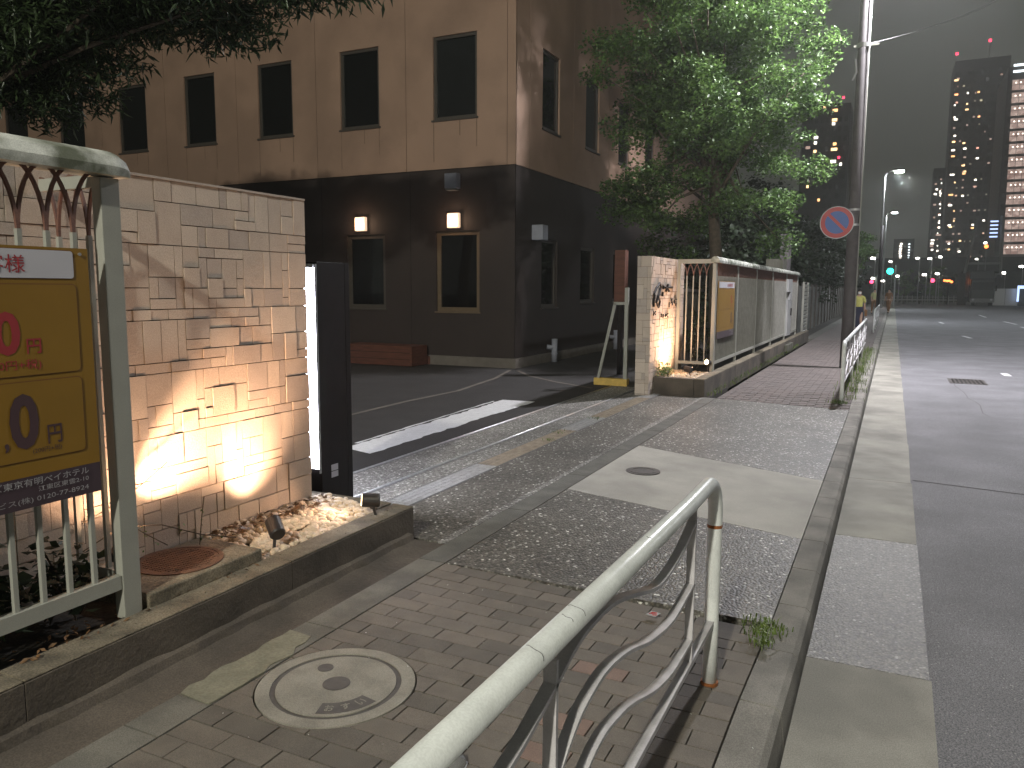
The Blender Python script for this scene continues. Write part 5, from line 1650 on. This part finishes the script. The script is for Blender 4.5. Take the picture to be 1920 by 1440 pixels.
T = [(16.95,80.69,9),(17.25,75.97,8),(21.1,76.36,4),(24.57,76.4,5),(17.63,72.81,6),(17.03,71.1,3),(21.15,70.13,7),(21.08,71.31,4),(17.24,67.94,4),(17.7,66.32,8),(25.2,67.03,4),(17.38,63.0,5),(17.75,60.01,5),(17.49,58.44,7),(20.95,57.0,6),(21.39,55.78,7),(17.53,55.07,8),(17.63,53.47,8),(21.62,52.21,6),(25.74,50.94,6),(21.29,49.06,7),(21.93,47.43,6),(31.3,53.31,3),(17.78,45.48,10),(21.68,45.85,7),(25.66,41.66,8),(25.7,43.64,5),(17.83,39.06,10),(18.87,42.42,3),(17.79,34.02,9),(21.84,37.86,5),(19.32,32.54,3),(26.1,32.28,6),(18.02,27.53,7),(18.46,26.3,7),(19.44,27.89,3),(25.89,27.48,5),(29.4,27.57,5),(25.87,25.07,7),(18.44,21.01,5),(18.36,19.38,5),(22.02,21.33,5),(18.46,17.74,5),(22.0,16.05,6)]
lit = []
mm_ = ['w_warm', 'w_white', 'w_white', 'w_orange', 'w_dim', 'w_white', 'w_warm']
for i, (x, z, w_) in enumerate(T):
    m_ = 'w_orange' if i in (1, 27) else mm_[i % 7]
    z = round(z / 2.9) * 2.9 + (z - round(z / 2.9) * 2.9) * .5
    lit.append((x, z, w_ * .15, .55, m_))
for i in range(21):
    lit.append((33.4 + .0 * i, 17 + i * 2.9, .7, .5, 'w_dim' if i % 3 else 'w_cool'))
rq = random.Random(77)
for i in range(70):
    lit.append((17.2 + rq.choice(range(8)) * 2.0 + .4, 14 + rq.randrange(24) * 2.9 + .8, rq.uniform(.3, .9), .55, rq.choice(['w_dim', 'w_dim2', 'w_dim2', 'w_dim'])))
tw = block('tallest dark tower with scattered lit windows and red beacons', 16.2, 34.2, 350, 372, 88, lit, grid=(2.0, 2.9, 1.2, 1.6))
for x, z in ((16.6, 90.5), (27.2, 94)):
    MB().tube([(x, 351, 87), (x, 351, z)], .15, 6).obj('mast', 'steelpole', tw)
    MB().box(x - .45, x + .45, 350.5, 351.4, z, z + .8).obj('red_beacon', MT['w_red'], tw)
lit = []
rr = random.Random(31)
for i, (x, z, w_) in enumerate([(14.23,44.68,3),(14.15,40.04,3),(14.39,39.22,3),(12.52,42.96,4),(13.01,40.91,4),(12.57,39.11,5),(12.64,35.04,5),(14.46,35.17,3),(14.53,31.1,4),(12.76,30.15,4),(14.54,28.05,3),(14.65,26.21,4),(14.65,23.35,10),(12.76,21.34,6),(12.65,20.11,6),(12.53,19.08,6),(14.67,17.19,3),(12.8,17.64,4)]):
    lit.append((x, z, w_ * .19, .6, 'w_dim' if i % 3 == 0 else 'w_white'))
for i in range(14):
    lit.append((14.5 + rr.uniform(-.2, .2), 12 + i * 2.4, .35, .4, 'w_white' if i % 2 else 'w_dim'))
block('narrower dark block leaning against the left of the tallest tower', 11.6, 15.6, 352, 365, 49, lit, grid=(1.4, 2.4, .7, 1.2))
MT['lobby'] = None
M = bpy.data.materials.new('lit_glass_floor'); M.use_nodes = True
nt = M.node_tree; b = nt.nodes['Principled BSDF']
geo = nt.nodes.new('ShaderNodeNewGeometry'); vo = nt.nodes.new('ShaderNodeTexVoronoi'); vo.inputs['Scale'].default_value = .9
nt.links.new(geo.outputs['Position'], vo.inputs['Vector'])
cr = nt.nodes.new('ShaderNodeValToRGB'); sp_ = nt.nodes.new('ShaderNodeSeparateColor')
nt.links.new(vo.outputs['Color'], sp_.inputs[0]); nt.links.new(sp_.outputs[0], cr.inputs[0])
cr.color_ramp.elements[0].color = (.42, .25, .21, 1); cr.color_ramp.elements[1].color = (.95, .72, .62, 1)
nt.links.new(cr.outputs[0], b.inputs['Emission Color']); b.inputs['Emission Strength'].default_value = .75
b.inputs['Base Color'].default_value = (.1, .08, .07, 1)
MT['lobby'] = M
t2 = block('bright tower at the right edge with stacked lit glazed floors', 28.9, 60, 300, 330, 72, [], grid=(3, 3.4, 1.5, 1.8))
for i in range(15):
    z1 = 67.9 - i * 3.95
    if z1 - 3.1 < 8: break
    x0 = 30.2 + i * .09
    o = MB().box(x0, 39.0 if i < 4 else 38.0, 299.5, 299.95, z1 - 3.05, z1).obj('glazed_floor', 'lobby', t2)
    mb = MB()
    for k_ in range(4):
        mb.box(x0 + 1.9 * (k_ + 1) - .06, x0 + 1.9 * (k_ + 1) + .06, 299.4, 299.49, z1 - 3.05, z1)
    mb.box(x0, x0 + 7.6, 299.4, 299.49, z1 - 1.6, z1 - 1.5)
    mb.obj('mullions', 'frame_dark', o)
    for k_ in range(5):
        MB().box(x0 + .8 + k_ * 1.25, x0 + 1.15 + k_ * 1.25, 299.30, 299.39, z1 - 1.1, z1 - .75).obj('ceiling_light', MT['w_white'], o)
for i in range(2):
    MB().box(30.2, 37, 299.5, 299.9, 70.2 + i * 1.9, 70.8 + i * 1.9).obj('top_light_band', MT['w_cool'], t2)
T3 = [(-20.98,54.2,4),(-18.06,53.19,9),(-18.07,50.51,9),(-18.3,49.48,5),(-22.9,45.95,7),(-22.97,44.44,5),(-24.97,43.22,8),(-23.0,42.01,5),(-17.72,43.74,6),(-17.79,42.25,11),(-17.9,38.79,10),(-15.85,37.9,4),(-22.33,37.24,4),(-24.36,33.53,4),(-24.58,32.0,4),(-21.3,28.0,4)]
lit = [(x, z, w_ * .15, .75, mm_[(i * 3) % 7]) for i, (x, z, w_) in enumerate(T3)]
t3 = block('tower glimpsed behind the street tree, with orange windows', -27, -13.9, 250, 265, 55, lit, grid=(1.6, 2.7, .9, 1.4))
for x, z in ((-16.0, 56.2), (-16.4, 39.5)):
    MB().box(x - .3, x + .3, 249.4, 249.9, z, z + .6).obj('red_beacon', MT['w_red'], t3)

# glimpses of light through the tree
t = thing('distant_window_light', 'small bright light glimpsed through the street tree', 'lamp', (-8.2, 40, 5))
MB().box(-10.35, -10.1, 44, 44.1, 6.25, 6.4).obj('lamp_glass', MT['w_white'], t)
MB().tube([(-10.2, 44.2, 0), (-10.2, 44.2, 6.2)], .06, 6).obj('pole', 'steelpole', t)

for o in list(_things): settle(o)

# ================================================================== NIGHT HAZE
HZ = bpy.data.materials.new('haze'); HZ.use_nodes = True
nt = HZ.node_tree; nt.nodes.remove(nt.nodes['Principled BSDF'])
pv = nt.nodes.new('ShaderNodeVolumePrincipled')
pv.inputs['Density'].default_value = .0013
pv.inputs['Anisotropy'].default_value = .55
pv.inputs['Color'].default_value = (.95, .97, .93, 1)
nt.links.new(pv.outputs[0], nt.nodes['Material Output'].inputs['Volume'])
hz = MB().box(-750, 750, -250, 950, -1.5, 102).obj('haze', [HZ], None)
hz['kind'] = 'stuff'
